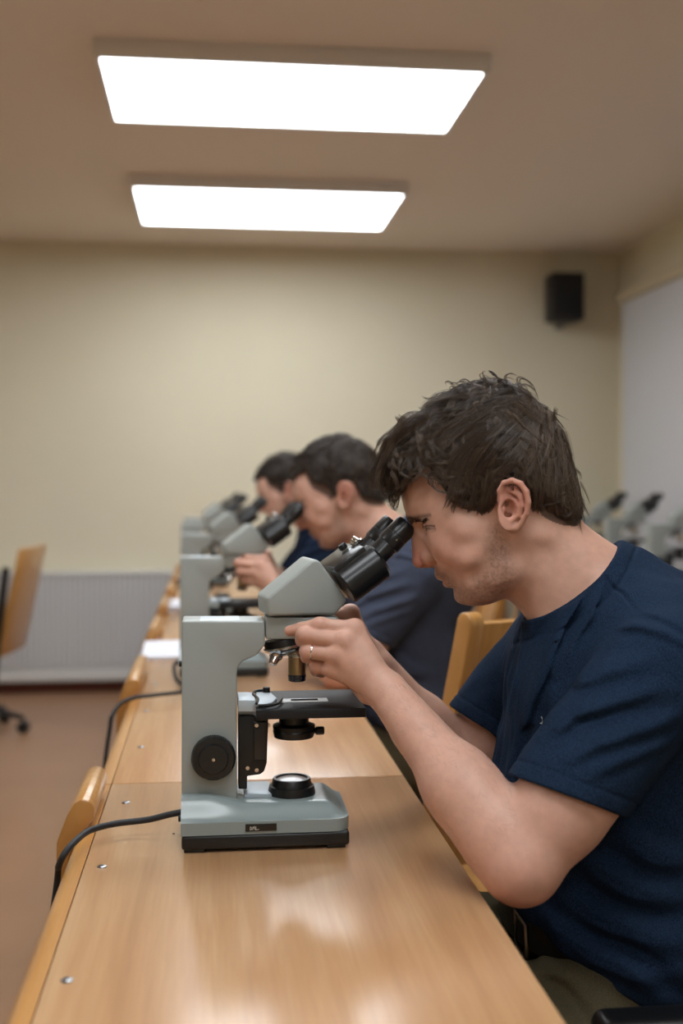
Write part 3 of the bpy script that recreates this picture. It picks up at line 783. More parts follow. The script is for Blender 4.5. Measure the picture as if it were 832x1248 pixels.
F_D = sd_poly_grid(polyfield(SKIN_PX))
F_W = idw([(600, 550, .076), (660, 560, .076), (690, 560, .066), (640, 510, .066), (560, 520, .064), (540, 560, .066), (505, 570, .058), (500, 610, .058), (498, 632, .052), (540, 615, .066), (565, 640, .069), (540, 665, .058), (515, 665, .042), (570, 675, .064),
           (540, 702, .033), (550, 712, .036), (570, 705, .052), (560, 728, .030), (585, 725, .044), (600, 700, .060), (620, 685, .062), (610, 722, .050), (626, 630, .073), (630, 600, .075), (626, 560, .077), (655, 680, .058), (645, 720, .055), (690, 720, .062), (740, 730, .075), (700, 780, .08), (695, 625, .060), (660, 640, .066)])
F_R = idw([(600, 550, .085), (660, 560, .08), (540, 560, .072), (500, 600, .052), (498, 632, .042), (520, 650, .046), (560, 650, .06), (530, 700, .040), (550, 712, .036), (560, 730, .030), (590, 730, .034), (614, 720, .045), (600, 690, .055), (650, 720, .055), (700, 700, .06), (720, 760, .07), (690, 620, .065)])
def lens_f(l, D, W, R):
    d = look(D, l[:, 0], l[:, 2]); w = look(W, l[:, 0], l[:, 2]); r = look(R, l[:, 0], l[:, 2])
    k = np.sqrt((l[:, 1]/w)**2+np.clip(1-d/r, 0, None)**2)
    return (k-1)*np.minimum(w, r)*.92
FU = np.array([-.536, 0, .844]); FF = np.array([-.844, 0, -.536])     # face up, face forward (head frame)
def ax3(u, v, b): return H3(u, v, b)
EYE = H3(528.5, 641.5, -.032)+np.array([0, 0, 0]); EYER = .0125
EYES = [EYE, EYE*np.array([1, -1, 1])+0]
EYES[1] = np.array([EYE[0], .031, EYE[2]])
def tubef(l, pts, rs, k=.002):
    d = None
    for i in range(len(pts)-1):
        e = rc(l, pts[i], pts[i+1], rs[i], rs[i+1]); d = e if d is None else smin(d, e, k)
    return d
def ear_f(l, s):
    """outer ear; s = -1 for the one turned to the camera"""
    m = l*np.array([1, -s, 1])              # bring to the near side (b negative)
    E = lambda u, v, b: H3(u, v, b)
    base = lambda du, dv, b: E(du, dv, b)
    helix = [base(613, 621, -.077), base(608.5, 610, -.083), base(608.5, 598, -.089), base(614, 588.5, -.093), base(624, 585.5, -.096), base(634, 589.5, -.098), base(641, 599, -.099), base(643.5, 612, -.098), base(641.5, 626, -.095), base(636, 637, -.090), base(631, 643, -.086)]
    d = tubef(m, helix, [.0025, .0030, .0032, .0034, .0036, .0037, .0037, .0036, .0034, .0032, .0035])
    lobe = ell(m, base(625, 642.5, -.082), (.0088, .0040, .0085)); d = smin(d, lobe, .006)
    N = np.array([.25, -1, .05]); N = N/np.linalg.norm(N)
    c0 = base(626, 614, -.084); x = m-c0; pl = np.abs(x@(-N))
    inn = np.sqrt(((x[:, 0]-.2*x[:, 2])/.0195)**2+(x[:, 2]/.034)**2)
    plate = np.maximum((inn-1)*.017, pl-.0030); d = smin(d, plate, .004)
    anti = [base(627, 594, -.091), base(634, 603, -.094), base(635.5, 616, -.093), base(632, 628, -.090), base(624, 634, -.087)]
    d = smin(d, tubef(m, anti, [.0022, .0028, .003, .003, .003]), .003)
    anti2 = [base(618, 597, -.088), base(627, 601, -.092), base(634, 607, -.094)]
    d = smin(d, tubef(m, anti2, [.0015, .002, .0025]), .003)
    back = rc(m, base(622, 612, -.064), base(628, 616, -.080), .020, .012); d = smin(d, back, .006)
    concha = ell(m, base(620, 620, -.089), (.0085, .0105, .0115)); d = smax(d, -concha, .003)
    fossa = ell(m, base(620, 594.5, -.097), (.008, .0055, .0035)); d = smax(d, -fossa, .003)
    trag = ell(m, base(612.5, 621, -.083), (.0040, .0042, .0055)); d = smin(d, trag, .003)
    return d
def head_f(p):
    l = to_head(p)
    d = lens_f(l, F_D, F_W, F_R)
    def face(l):
        m = l*np.array([1, 1, 1]); s = np.abs(l[:, 1]); ms = l.copy(); ms[:, 1] = -s
        d = lens_f(l, F_D, F_W, F_R)
        # brow ridge, cheek bone, jaw
        d = smin(d, rc(ms, H3(503, 632, -.010)-FF*.004, H3(520, 627, -.038)-FF*.004, .0062, .0055), .012)
        d = smin(d, ell(ms, H3(560, 660, -.042), (.036, .015, .026)), .035)
        d = smin(d, rc(ms, H3(579, 722, -.028), H3(617, 700, -.048), .012, .012), .03)
        # eye socket, then lids over the eyeball
        sock = ell(ms, H3(514, 643, -.030)+FF*.004, (.0165, .0165, .0105)); d = smax(d, -sock, .010)
        ball = ell(ms, EYE, (EYER+.0016,)*3)
        x = ms-EYE; up = x@FU; fw = x@FF
        # opening of the lids: a slit low on the ball, since he looks down
        lid = ball+.0009*np.exp(-((up+.0035)/.0012)**2)*(fw > .004)
        d = smin(d, lid, .0035)
        d = d+.0011*np.exp(-((ball-.0004)/.004)**2)*np.exp(-((up-.0068)/.0011)**2)*(fw > -.004)
        # nose
        nose = rc(l, H3(506.5, 647, 0)-FF*.001, H3(512.5, 668, 0), .0070, .0100)
        nose = smin(nose, rc(ms, H3(516, 655, -.004), H3(524, 677, -.0085), .008, .0105), .010)
        nose = smin(nose, rc(l, H3(508.5, 661, 0), H3(511.2, 683.0, 0), .0065, .0098), .006)
        nose = smin(nose, rc(l, H3(511.2, 684, 0), H3(523, 687.5, 0), .0070, .0055), .006)
        wing = ell(ms, H3(523.0, 680.0, -.0145), (.0100, .0065, .0088)); nose = smin(nose, wing, .006)
        d = smin(d, nose, .007)
        d = d+.0016*np.exp(-(tubef(ms, [H3(531, 671, -.021), H3(535.5, 680, -.022), H3(530, 688, -.018)], [0, 0, 0])/.0028)**2)
        d = smax(d, -ell(ms, H3(518.5, 691.8, -.0075), (.0048, .0030, .0035)), .0025)
        # wing crease
        # lips
        c_ = H3(562, 709.5, -.0255)
        up_l = [H3(535.2, 704.2, 0), H3(541, 704.6, -.012), H3(551, 705.6, -.021), c_]
        lo_l = [H3(543.8, 712.0, 0), H3(547, 711.8, -.011), H3(554, 711.0, -.020), c_]
        d = smin(d, tubef(ms, up_l, [.0030, .0030, .0020, .0010]), .006)
        d = smin(d, tubef(ms, lo_l, [.0036, .0036, .0025, .0010]), .006)
        d = smax(d, -tubef(ms, [H3(537.0, 708.4, 0), H3(543.5, 708.2, -.013), H3(553, 708.2, -.022), H3(564, 711.2, -.027)], [.0009, .0010, .0010, .0008]), .0028)
        # fold from nose wing to the mouth corner
        d = d+.0012*np.exp(-(tubef(ms, [H3(530, 676, -.019), H3(545, 690, -.028), H3(560, 702, -.034)], [0, 0, 0])/.004)**2)
        return d
    m = (l[:, 0] < .06) & (l[:, 2] < .04) & (l[:, 2] > -.16)
    if m.any():
        w = (np.clip((.06-l[m][:, 0])/.03, 0, 1)*np.clip((.04-l[m][:, 2])/.015, 0, 1)*np.clip((l[m][:, 2]+.16)/.02, 0, 1)); w = w*w*(3-2*w)
        d[m] = d[m]*(1-w)+face(l[m])*w
    m = (np.abs(l[:, 0]-.03) < .05) & (np.abs(l[:, 2]+.015) < .06) & (np.abs(l[:, 1]) > .05)
    if m.any():
        e = ear_f(l[m], -1) if False else np.where(l[m][:, 1] < 0, ear_f(l[m], -1), ear_f(l[m]*np.array([1, -1, 1]), -1))
        d[m] = smin(d[m], e, .005)
    # neck muscle from behind the ear to the collar bone
    ms = l.copy(); ms[:, 1] = -np.abs(l[:, 1])
    d = smin(d, rc(ms, H3(645, 655, -.048), H3(668, 745, -.035), .013, .010), .03)
    return d
# ---- arms and hands
W = lambda u, v, Y: np.array(q(u, v, Y))
SHN, ELN, WRN = np.array([.535, 1.325, 1.02]), W(634, 1052, 1.275), W(474, 846, 1.445)
SHF, ELF, WRF = np.array([.500, 1.675, .99]), W(561, 946, 1.67), W(449, 802, 1.64)
NH = dict(mcp=[W(432, 767, 1.475), W(420, 781, 1.466), W(410, 798, 1.466), W(404, 815, 1.475)],
          pip=[W(390, 762, 1.478), W(371, 774, 1.474), W(375, 793.5, 1.475), W(386, 811.5, 1.484)],
          dip=[W(368, 766, 1.490), W(368, 780, 1.494), W(374, 800, 1.496), W(385, 817, 1.502)],
          tip=[W(353, 769, 1.499), W(377, 785, 1.509), W(382, 804, 1.510), W(392, 820, 1.515)],
          r=[(.0118, .0098, .0084, .0072), (.0122, .0103, .0088, .0076), (.0118, .0099, .0085, .0074), (.0108, .0088, .0076, .0068)],
          th=[W(450, 842, 1.47), W(428, 822, 1.50), W(408, 800, 1.525), W(396, 786, 1.532)])
FHd = dict(mcp=[W(427, 748, 1.615), W(425, 762, 1.625), W(424, 780, 1.625), W(424, 797, 1.618)],
          pip=[W(396, 752, 1.612), W(390, 764, 1.618), W(391, 783, 1.618), W(396, 799, 1.612)],
          dip=[W(382, 762, 1.600), W(376, 772, 1.602), W(378, 790, 1.600), W(385, 805, 1.598)],
          tip=[W(374, 768, 1.590), W(370, 778, 1.588), W(373, 795, 1.586), W(380, 809, 1.586)],
          r=NH['r'], th=[W(462, 812, 1.625), W(440, 806, 1.60), W(420, 792, 1.588), W(406, 780, 1.582)])
def hand_f(p, h, wr, r0=.0255):
    w2 = wr
    d = None
    for i in range(4):
        m, a, b_, c_ = h['mcp'][i], h['pip'][i], h['dip'][i], h['tip'][i]; r = h['r'][i]
        pal = rc(p, w2+(m-w2)*.12, m, .0150 if i < 3 else .0145, r[0]+.0004)
        d = pal if d is None else smin(d, pal, .012)
    for i in range(4):
        m, a, b_, c_ = h['mcp'][i], h['pip'][i], h['dip'][i], h['tip'][i]; r = h['r'][i]
        f = rc(p, m, a, r[0]*.93, r[1]*.94)
        f = smin(f, rc(p, a, b_, r[1], r[2]), .004)
        f = smin(f, rc(p, b_, c_, r[2], r[3]), .003)
        f = smin(f, np.linalg.norm(p-a, axis=1)-r[1]*1.05, .004)
        d = smin(d, f, .0028)
        d = smin(d, np.linalg.norm(p-(m+np.array([0, -.001, .001])), axis=1)-r[0]*1.07, .006)
    th = h['th']
    t = smin(rc(p, th[0], th[1], .018, .0135), smin(rc(p, th[1], th[2], .0125, .0108), rc(p, th[2], th[3], .0108, .0088), .004), .01)
    return smin(d, t, .006)
def arm_f(p, sh, el, wr):
    d = rc(p, sh, el, .056, .0450)
    d = smin(d, rc(p, sh+(el-sh)*.3, sh+(el-sh)*.72, .047, .050), .03)        # biceps
    d = smin(d, rc(p, el, el+(wr-el)*.45, .0420, .0400), .018)
    d = smin(d, rc(p, el+(wr-el)*.16, el+(wr-el)*.42, .0450, .0400), .02)         # forearm belly
    d = smin(d, rc(p, el+(wr-el)*.40, wr, .0400, .0262), .02)
    return d
def torso_f(p):
    d = ell(p, (.535, 1.50, .94), (.125, .170, .18))
    d = smin(d, ell(p, (.595, 1.50, 1.00), (.115, .160, .105)), .05)
    d = smin(d, rc(p, (.55, 1.38, 1.025), (.53, 1.63, 1.005), .062, .062), .05)
    d = smin(d, ell(p, (.535, 1.50, .76), (.130, .155, .16)), .06)
    d = smin(d, ell(p, (.56, 1.50, .59), (.125, .155, .10)), .06)
    d = smin(d, rc(p, hw(H3(690, 700, 0)), (.60, 1.50, 1.02), .055, .075), .04)
    return d
HIPN, KNN, ANN = (.54, 1.40, .57), (.13, 1.34, .57), (.20, 1.33, .10)
HIPF, KNF, ANF = (.54, 1.60, .57), (.14, 1.62, .57), (.22, 1.63, .10)
def legs_f(p, o=0.0):
    d = 1.0
    for h, k, a in ((HIPN, KNN, ANN), (HIPF, KNF, ANF)):
        e = smin(rc(p, h, k, .085+o, .060+o), rc(p, k, a, .055+o, .038+o), .03); d = smin(np.full(len(p), 1.0) if np.isscalar(d) else d, e, .03)
    return d
def body_f(p):
    d = np.full(len(p), .08)
    lo, hi = HC-np.array([.22, .2, .27]), HC+np.array([.30, .2, .22])
    m = np.all((p > lo) & (p < hi), axis=1)
    if m.any(): d[m] = head_f(p[m])
    t = boxed(p, (.25, 1.2, .40), (.85, 1.8, 1.22), torso_f, .08); d = smin(d, t, .03)
    for sh, el, wr, h in ((SHN, ELN, WRN, NH), (SHF, ELF, WRF, FHd)):
        lo = np.minimum(np.minimum(sh, el), wr)-.09; hi = np.maximum(np.maximum(sh, el), wr)+.09
        a = boxed(p, lo, hi, lambda x: arm_f(x, sh, el, wr), .08)
        pts = np.array(h['mcp']+h['pip']+h['tip']+[wr]); m = np.all((p > pts.min(0)-.04) & (p < pts.max(0)+.05), axis=1)
        if m.any(): a[m] = smin(a[m], hand_f(p[m], h, wr), .014)
        d = smin(d, a, .022)
    return smin(d, boxed(p, (-.05, 1.15, .05), (.75, 1.85, .75), lambda x: legs_f(x, -.014), .08), .02)
# ---- T-shirt
def seg2(p, pts):
    """distance in the (x, z) plane to a polyline, with the parameter along it"""
    d = np.full(len(p), 1e3); tt = np.zeros(len(p)); n = len(pts)-1
    for i in range(n):
        a = np.array(pts[i]); b = np.array(pts[i+1]); e = b-a; w = p-a; t = np.clip((w@e)/(e@e), 0, 1); dd = np.linalg.norm(w-t[:, None]*e, axis=1)
        m = dd < d; d[m] = dd[m]; tt[m] = (i+t[m])/n
    return d, tt
def F2(px, Y): return [(q(u, v, Y)[0], q(u, v, Y)[2]) for u, v in px]
NEAR_FOLDS = [  # (line, depth of the surface, width, height)
    (F2([(832, 775), (800, 757), (776, 752), (745, 758), (718, 785), (700, 815)], 1.30), .0035, -.0022),
    (F2([(832, 786), (800, 768), (776, 762), (750, 768), (724, 794), (708, 825)], 1.30), .0045, .0026),
    (F2([(692, 852), (740, 822), (795, 802)], 1.265), .006, .0024),
    (F2([(668, 905), (700, 872), (750, 852), (805, 834)], 1.26), .0055, .0030),
    (F2([(676, 922), (712, 888), (762, 868), (815, 852)], 1.26), .006, -.0022),
    (F2([(660, 932), (720, 906), (790, 884), (832, 868)], 1.255), .0065, .0030),
    (F2([(700, 940), (760, 918), (820, 900)], 1.25), .007, .0022),
    (F2([(672, 880), (686, 840), (704, 806)], 1.29), .0045, .0028)]
CHEST_FOLDS = [
    (F2([(745, 692), (715, 730), (692, 775), (676, 830), (664, 890)], 1.37), .0042, .0042),
    (F2([(757, 702), (735, 737), (706, 785), (690, 830)], 1.35), .0042, .0036),
    (F2([(733, 697), (700, 735), (674, 790), (656, 850), (642, 935)], 1.39), .0042, .0040),
    (F2([(715, 720), (684, 752), (662, 800), (648, 860), (634, 940)], 1.41), .0040, .0034),
    (F2([(735, 694), (752, 708), (762, 724), (768, 748)], 1.36), .0022, -.0022),
    (F2([(690, 745), (670, 775), (655, 815), (646, 850)], 1.41), .0035, -.0026)]
FRONT_FOLDS = [
    (F2([(628, 742), (618, 800), (612, 880), (610, 960)], 1.55), .005, .006),
    (F2([(640, 765), (630, 830), (624, 900), (625, 980)], 1.50), .006, .007),
    (F2([(650, 790), (643, 850), (640, 910), (646, 960)], 1.45), .006, .007),
    (F2([(672, 770), (660, 830), (652, 880), (655, 930)], 1.40), .006, .006),
    (F2([(635, 755), (640, 800), (633, 860)], 1.50), .004, -.005),
    (F2([(655, 765), (652, 820), (645, 880)], 1.42), .005, -.006)]
LOW_FOLDS = [
    (F2([(660, 1075), (720, 1120), (832, 1140)], 1.33), .012, .006),
    (F2([(690, 1040), (760, 1080), (832, 1090)], 1.33), .012, .006),
    (F2([(740, 1000), (790, 1040), (832, 1050)], 1.33), .012, .006),
    (F2([(650, 1120), (720, 1165), (832, 1190)], 1.33), .010, .006),
    (F2([(750, 1150), (800, 1185), (832, 1195)], 1.33), .010, -.005)]
HEMN = .675; HEMF = .64
def sleeve_f(p, sh, el, hem, r0, r1, flip=1):
    ax = el-sh; L = np.linalg.norm(ax); ax = ax/L; x = p-sh; t = x@ax; hl = hem*L
    cut = t-hl+(.36 if sh[1] < 1.5 else .108)*(x@np.cross(ax, [0, 1, 0]))
    q_ = np.linalg.norm(x-np.clip(t, 0, hl+.03)[:, None]*ax, axis=1); rr = r0+(r1-r0)*np.clip(t/hl, 0, 1.1)
    out = q_-rr
    out = out-.0014*np.exp(-((cut+.020)/.0018)**2)*(-1)          # stitched hem line
    return out, cut, t
def fold_disp(x2, lines, wgt=1.0):
    o = np.zeros(len(x2)); wgt = wgt*1.9
    for L, w, h in lines:
        d, t = seg2(x2, L); o += h*(np.exp(-(d/(w*1.25))**2)-.35*np.exp(-((d-w*2.2)/w)**2))*np.sin(np.clip(t, .03, .97)*PI)**.7
    return np.clip(o*wgt, -.005, .008)
def shirt_f(p):
    """solid outside of the shirt with hollow sleeve ends and neck"""
    n1 = NZ(p*np.array([1, 1, .5]), 16)*.0045+NZ(p, 38)*.0016
    t = torso_f(p)-.017-n1
    t = smin(t, ell(p, (.535, 1.50, .79), (.155, .180, .19))-n1, .03)
    t = smin(t, ell(p, (.560, 1.50, .665), (.172, .205, .13))-n1, .04)
    x2 = p[:, [0, 2]]
    front = np.clip((.47-p[:, 0])/.05, 0, 1)
    nearw = np.clip((1.42-p[:, 1])/.06, 0, 1)
    t = t-fold_disp(x2, CHEST_FOLDS, .8)*np.clip((1.48-p[:, 1])/.05, 0, 1)-.0*fold_disp(x2, FRONT_FOLDS, .6)*np.clip((.50-p[:, 0])/.04, 0, 1)*np.clip((1.46-p[:, 1])/.05, 0, 1)-(NZ(p*np.array([.5, 1, .20]), 52)*.0045+NZ(p*np.array([.5, 1, .3]), 95)*.002)*np.clip((.50-p[:, 0])/.06, 0, 1)-fold_disp(x2, LOW_FOLDS)*nearw
    d = t
    for sh, el, hem, s_ in ((SHN, ELN, HEMN, 1), (SHF, ELF, HEMF, 1)):
        o, cut, tt = sleeve_f(p, sh, el, hem, .070, .0685 if sh is SHN else .0745, -.9)
        o = o-n1*.9
        if sh is SHN:
            o = o-fold_disp(x2, NEAR_FOLDS)*np.clip((1.335-p[:, 1])/.03, 0, 1)
        void = rc(p, sh+(el-sh)*.25, el, .058, .0620 if sh is SHN else .067)
        o = smax(o, cut, .003); o = smax(o, -np.maximum(void, -(cut+.030)), .002)
        d = smin(d, o, .022)
    # shoulder seam of the near sleeve
    # hem of the shirt
    d = smax(d, np.maximum(.686-.58*np.clip(p[:, 0]-.390, 0, 1), .612)-p[:, 2], .006)
    # neck opening
    nk_ = rc(p, hw(H3(650, 700, 0)), hw(H3(712, 762, 0)), .070, .0585)
    l = to_head(p)
    a0 = np.array(head_px(641, 757)); a1 = np.array(head_px(757, 662)); e = (a1-a0)/np.linalg.norm(a1-a0); nrm = np.array([-e[1], e[0]])
    x = np.stack([l[:, 0]-a0[0], l[:, 2]-a0[1]], 1); up = x@nrm; al = (x@e)/np.linalg.norm(a1-a0)
    up = up+.011*np.sin(np.clip(al, 0, 1)*PI)                         # the neckline dips at the side
    d = smax(d, np.where(np.abs(l[:, 1]) < .14, up-.002, -1), .004)
    collar = lens_f(l, F_D, F_W, F_R)-.0108
    band = np.maximum(collar, np.maximum(up-.003, -.020-up)); band = np.where((np.abs(l[:, 1]) < .10), band, .05)
    d = smin(d, band, .006)
    d = d+.0024*np.exp(-((up+.0175)/.0018)**2)*(np.abs(l[:, 1]) < .11)
    d = smax(d, -np.maximum(lens_f(l, F_D, F_W, F_R)-.0045, -.010-up), .002)
    return d
def trousers_f(p):
    n = NZ(p, 14)*.006+NZ(p, 34)*.003
    d = legs_f(p, .010)-n
    d = smin(d, ell(p, (.56, 1.50, .58), (.148, .172, .10))-n, .03)
    d = smax(d, p[:, 2]-.655, .004)
    d = smax(d, .085-p[:, 2], .003)
    for L, w, h in ((F2([(640, 1185), (680, 1195), (705, 1215)], 1.36), .008, -.010), (F2([(660, 1195), (700, 1225), (715, 1248)], 1.34), .008, -.008), (F2([(690, 1180), (730, 1185), (770, 1205)], 1.33), .012, .010), (F2([(650, 1205), (675, 1235)], 1.34), .01, .007)):
        dd, t = seg2(p[:, [0, 2]], L); d = d-h*np.exp(-(dd/w)**2)*np.sin(np.clip(t, 0, 1)*PI)
    return d
def shoe_mesh(an):
    a = np.array(an)
    def f(p):
        d = rc(p, a+(-.02, 0, -.03), a+(.035, 0, -.045), .042, .040)
        d = smin(d, rc(p, a+(-.03, 0, -.055), a+(-.15, 0, -.068), .040, .032), .03)
        return smax(smax(d, .003-p[:, 2], .004), p[:, 2]-(a[2]+.012), .004)
    return f
# ---- hair
HAIR_OUT = [(476, 596), (466, 577), (476, 549), (495, 523), (519, 504), (548, 484), (581, 471), (617, 470), (645, 486), (675, 524), (693, 574), (702, 614), (700, 632), (690, 640), (670, 636), (650, 640), (600, 640), (560, 640), (520, 640), (490, 625)]
HAIR_REG = [(440, 600), (440, 440), (760, 440), (760, 600), (716, 628), (700, 642), (684, 641), (668, 636), (654, 628), (647, 606), (638, 590), (622, 583), (609, 589), (605, 602), (602, 616), (592, 625), (585, 630), (578, 619), (560, 610), (545, 602), (537, 592), (531, 578), (526, 570), (513, 572), (500, 588), (492, 600), (478, 606)]
F_HD = sd_poly_grid(polyfield(HAIR_OUT, 6))
F_HR = sd_poly_grid(np.array([head_px(u, v) for u, v in HAIR_REG]))
F_HW = F_W+.0085
def hair_sd(l, lift=0.0):
    return lens_f(l, F_HD, F_HW, F_R)-lift
def hair_f(p):
    l = to_head(p); d = hair_sd(l)+NZ(p, 55)*.0035+NZ(p, 22)*.003
    r = look(F_HR, l[:, 0], l[:, 2])
    skin = lens_f(l, F_D, F_W, F_R)
    d = np.maximum(d, -(skin+.002))
    return smax(d, -r+NZ(p, 120)*.003, .003)
def hair_grad(f, p, e=.0015):
    g = np.stack([f(p+np.eye(3)[i]*e)-f(p-np.eye(3)[i]*e) for i in range(3)], 1); return g/(np.linalg.norm(g, axis=1)[:, None]+1e-9)
def strands_mesh(name, L, r0, taper=True, sides=3):
    """L (N, K, 3) polylines -> thin tubes"""
    N, K, _ = L.shape; T = np.gradient(L, axis=1); T /= np.linalg.norm(T, axis=2, keepdims=True)+1e-9
    ref = np.array([.3, .9, .25]); U = np.cross(T, ref); U /= np.linalg.norm(U, axis=2, keepdims=True)+1e-9; Wv = np.cross(T, U)
    prof = np.interp(np.linspace(0, 1, K), [0, .15, .7, 1], [.8, 1, .85, .12]); R = np.asarray(r0).reshape(-1, 1)*prof[None]
    rings = np.stack([L+(U*math.cos(2*PI*s/sides)+Wv*math.sin(2*PI*s/sides))*R[..., None] for s in range(sides)], 2)
    V = rings.reshape(-1, 3); base = (np.arange(N)[:, None]*K+np.arange(K-1)[None])*sides; base = base.reshape(-1)
    F = np.concatenate([np.stack([base+s, base+sides+s, base+sides+(s+1) % sides, base+(s+1) % sides], 1) for s in range(sides)])
    return raw_mesh(name, V, F)
def grow(roots, nrm, rng, fsd, K=12, length=(.03, .05), crown=None, wav=.35, grav=.5, lift=.004, fwd=.5):
    """lock centre lines that follow the head from the crown outwards (head frame)"""
    N = len(roots); Ln = rng.uniform(*length, N); P = roots.copy(); out = [P.copy()]
    v = P-crown; v -= (v*nrm).sum(1)[:, None]*nrm; v /= np.linalg.norm(v, axis=1)[:, None]+1e-9
    sw = np.cross(nrm, v)
    D = v+np.array([-fwd, 0, 0])*np.clip(nrm[:, 2:3], 0, 1)+np.array([0, 0, -grav])*(1-np.clip(nrm[:, 2:3], 0, 1))+sw*.25+rng.normal(0, .28, (N, 3))
    D /= np.linalg.norm(D, axis=1)[:, None]; hgt = rng.uniform(.3, 1.0, N)*lift; ph = rng.uniform(0, 6.28, N); fr = rng.uniform(.6, 1.3, N)
    for k in range(1, K):
        t = k/(K-1); g = hair_grad(fsd, P); side = np.cross(g, D); side /= np.linalg.norm(side, axis=1)[:, None]+1e-9
        D2 = D+side*(wav*np.sin(ph+t*4.2*fr))[:, None]+NZ3(P, 18)*.35
        D2 -= (D2*g).sum(1)[:, None]*g; D2 /= np.linalg.norm(D2, axis=1)[:, None]
        P = P+D2*(Ln/(K-1))[:, None]; sd = fsd(P); tgt = hgt*math.sin(PI*min(1, t*.85))**.8+.0003
        P = P-g*(sd-tgt)[:, None]*.7; D = D2*.9+np.array([0, 0, -.12]); D /= np.linalg.norm(D, axis=1)[:, None]; out.append(P.copy())
    return np.stack(out, 1)
def NZ3(P, f): return np.stack([NZ(P, f), NZ(P+7.3, f), NZ(P+3.1, f)], 1)
def bundle(lines, n, rad, rng, frizz=.0):
    """n hairs around each lock centre line, gathering toward the tip"""
    N, K, _ = lines.shape; off = rng.normal(0, 1, (N, n, 3))*rad; t = np.linspace(0, 1, K)
    w = (1-.75*t**1.2)[None, None, :, None]
    L = lines[:, None]+off[:, :, None]*w
    # vary the length
    s = rng.uniform(.72, 1.0, (N, n)); tt = s[..., None]*t; i = np.clip((tt*(K-1)).astype(int), 0, K-2); fr = (tt*(K-1)-i)[..., None]
    a = np.take_along_axis(L, i[..., None], 2); b_ = np.take_along_axis(L, (i+1)[..., None], 2)
    L = a+(b_-a)*fr
    if frizz: L = L+np.cumsum(rng.normal(0, frizz, L.shape), axis=2)
    return L.reshape(N*n, K, 3)
CROWN = H3(640, 492, 0)
def hair_roots(N, rng, fsd, region, inset=.002):
    pts = []
    n = 0
    while n < N:
        c = rng.normal(0, 1, (N*3, 3)); c /= np.linalg.norm(c, axis=1)[:, None]
        P = np.array([.0, 0, -.0])+H3(595, 570, 0)*np.array([1, 0, 1])+c*.12
        for _ in range(9):
            g = hair_grad(fsd, P); P = P-g*fsd(P)[:, None]*.8
        ok = (look(region, P[:, 0], P[:, 2]) > inset) & (np.abs(fsd(P)) < .002); P = P[ok]; pts.append(P); n += len(P)
    P = np.concatenate(pts)[:N]; return P, hair_grad(fsd, P)
RES = 1.0
def srgb(c): return np.array(lin(c)[:3])
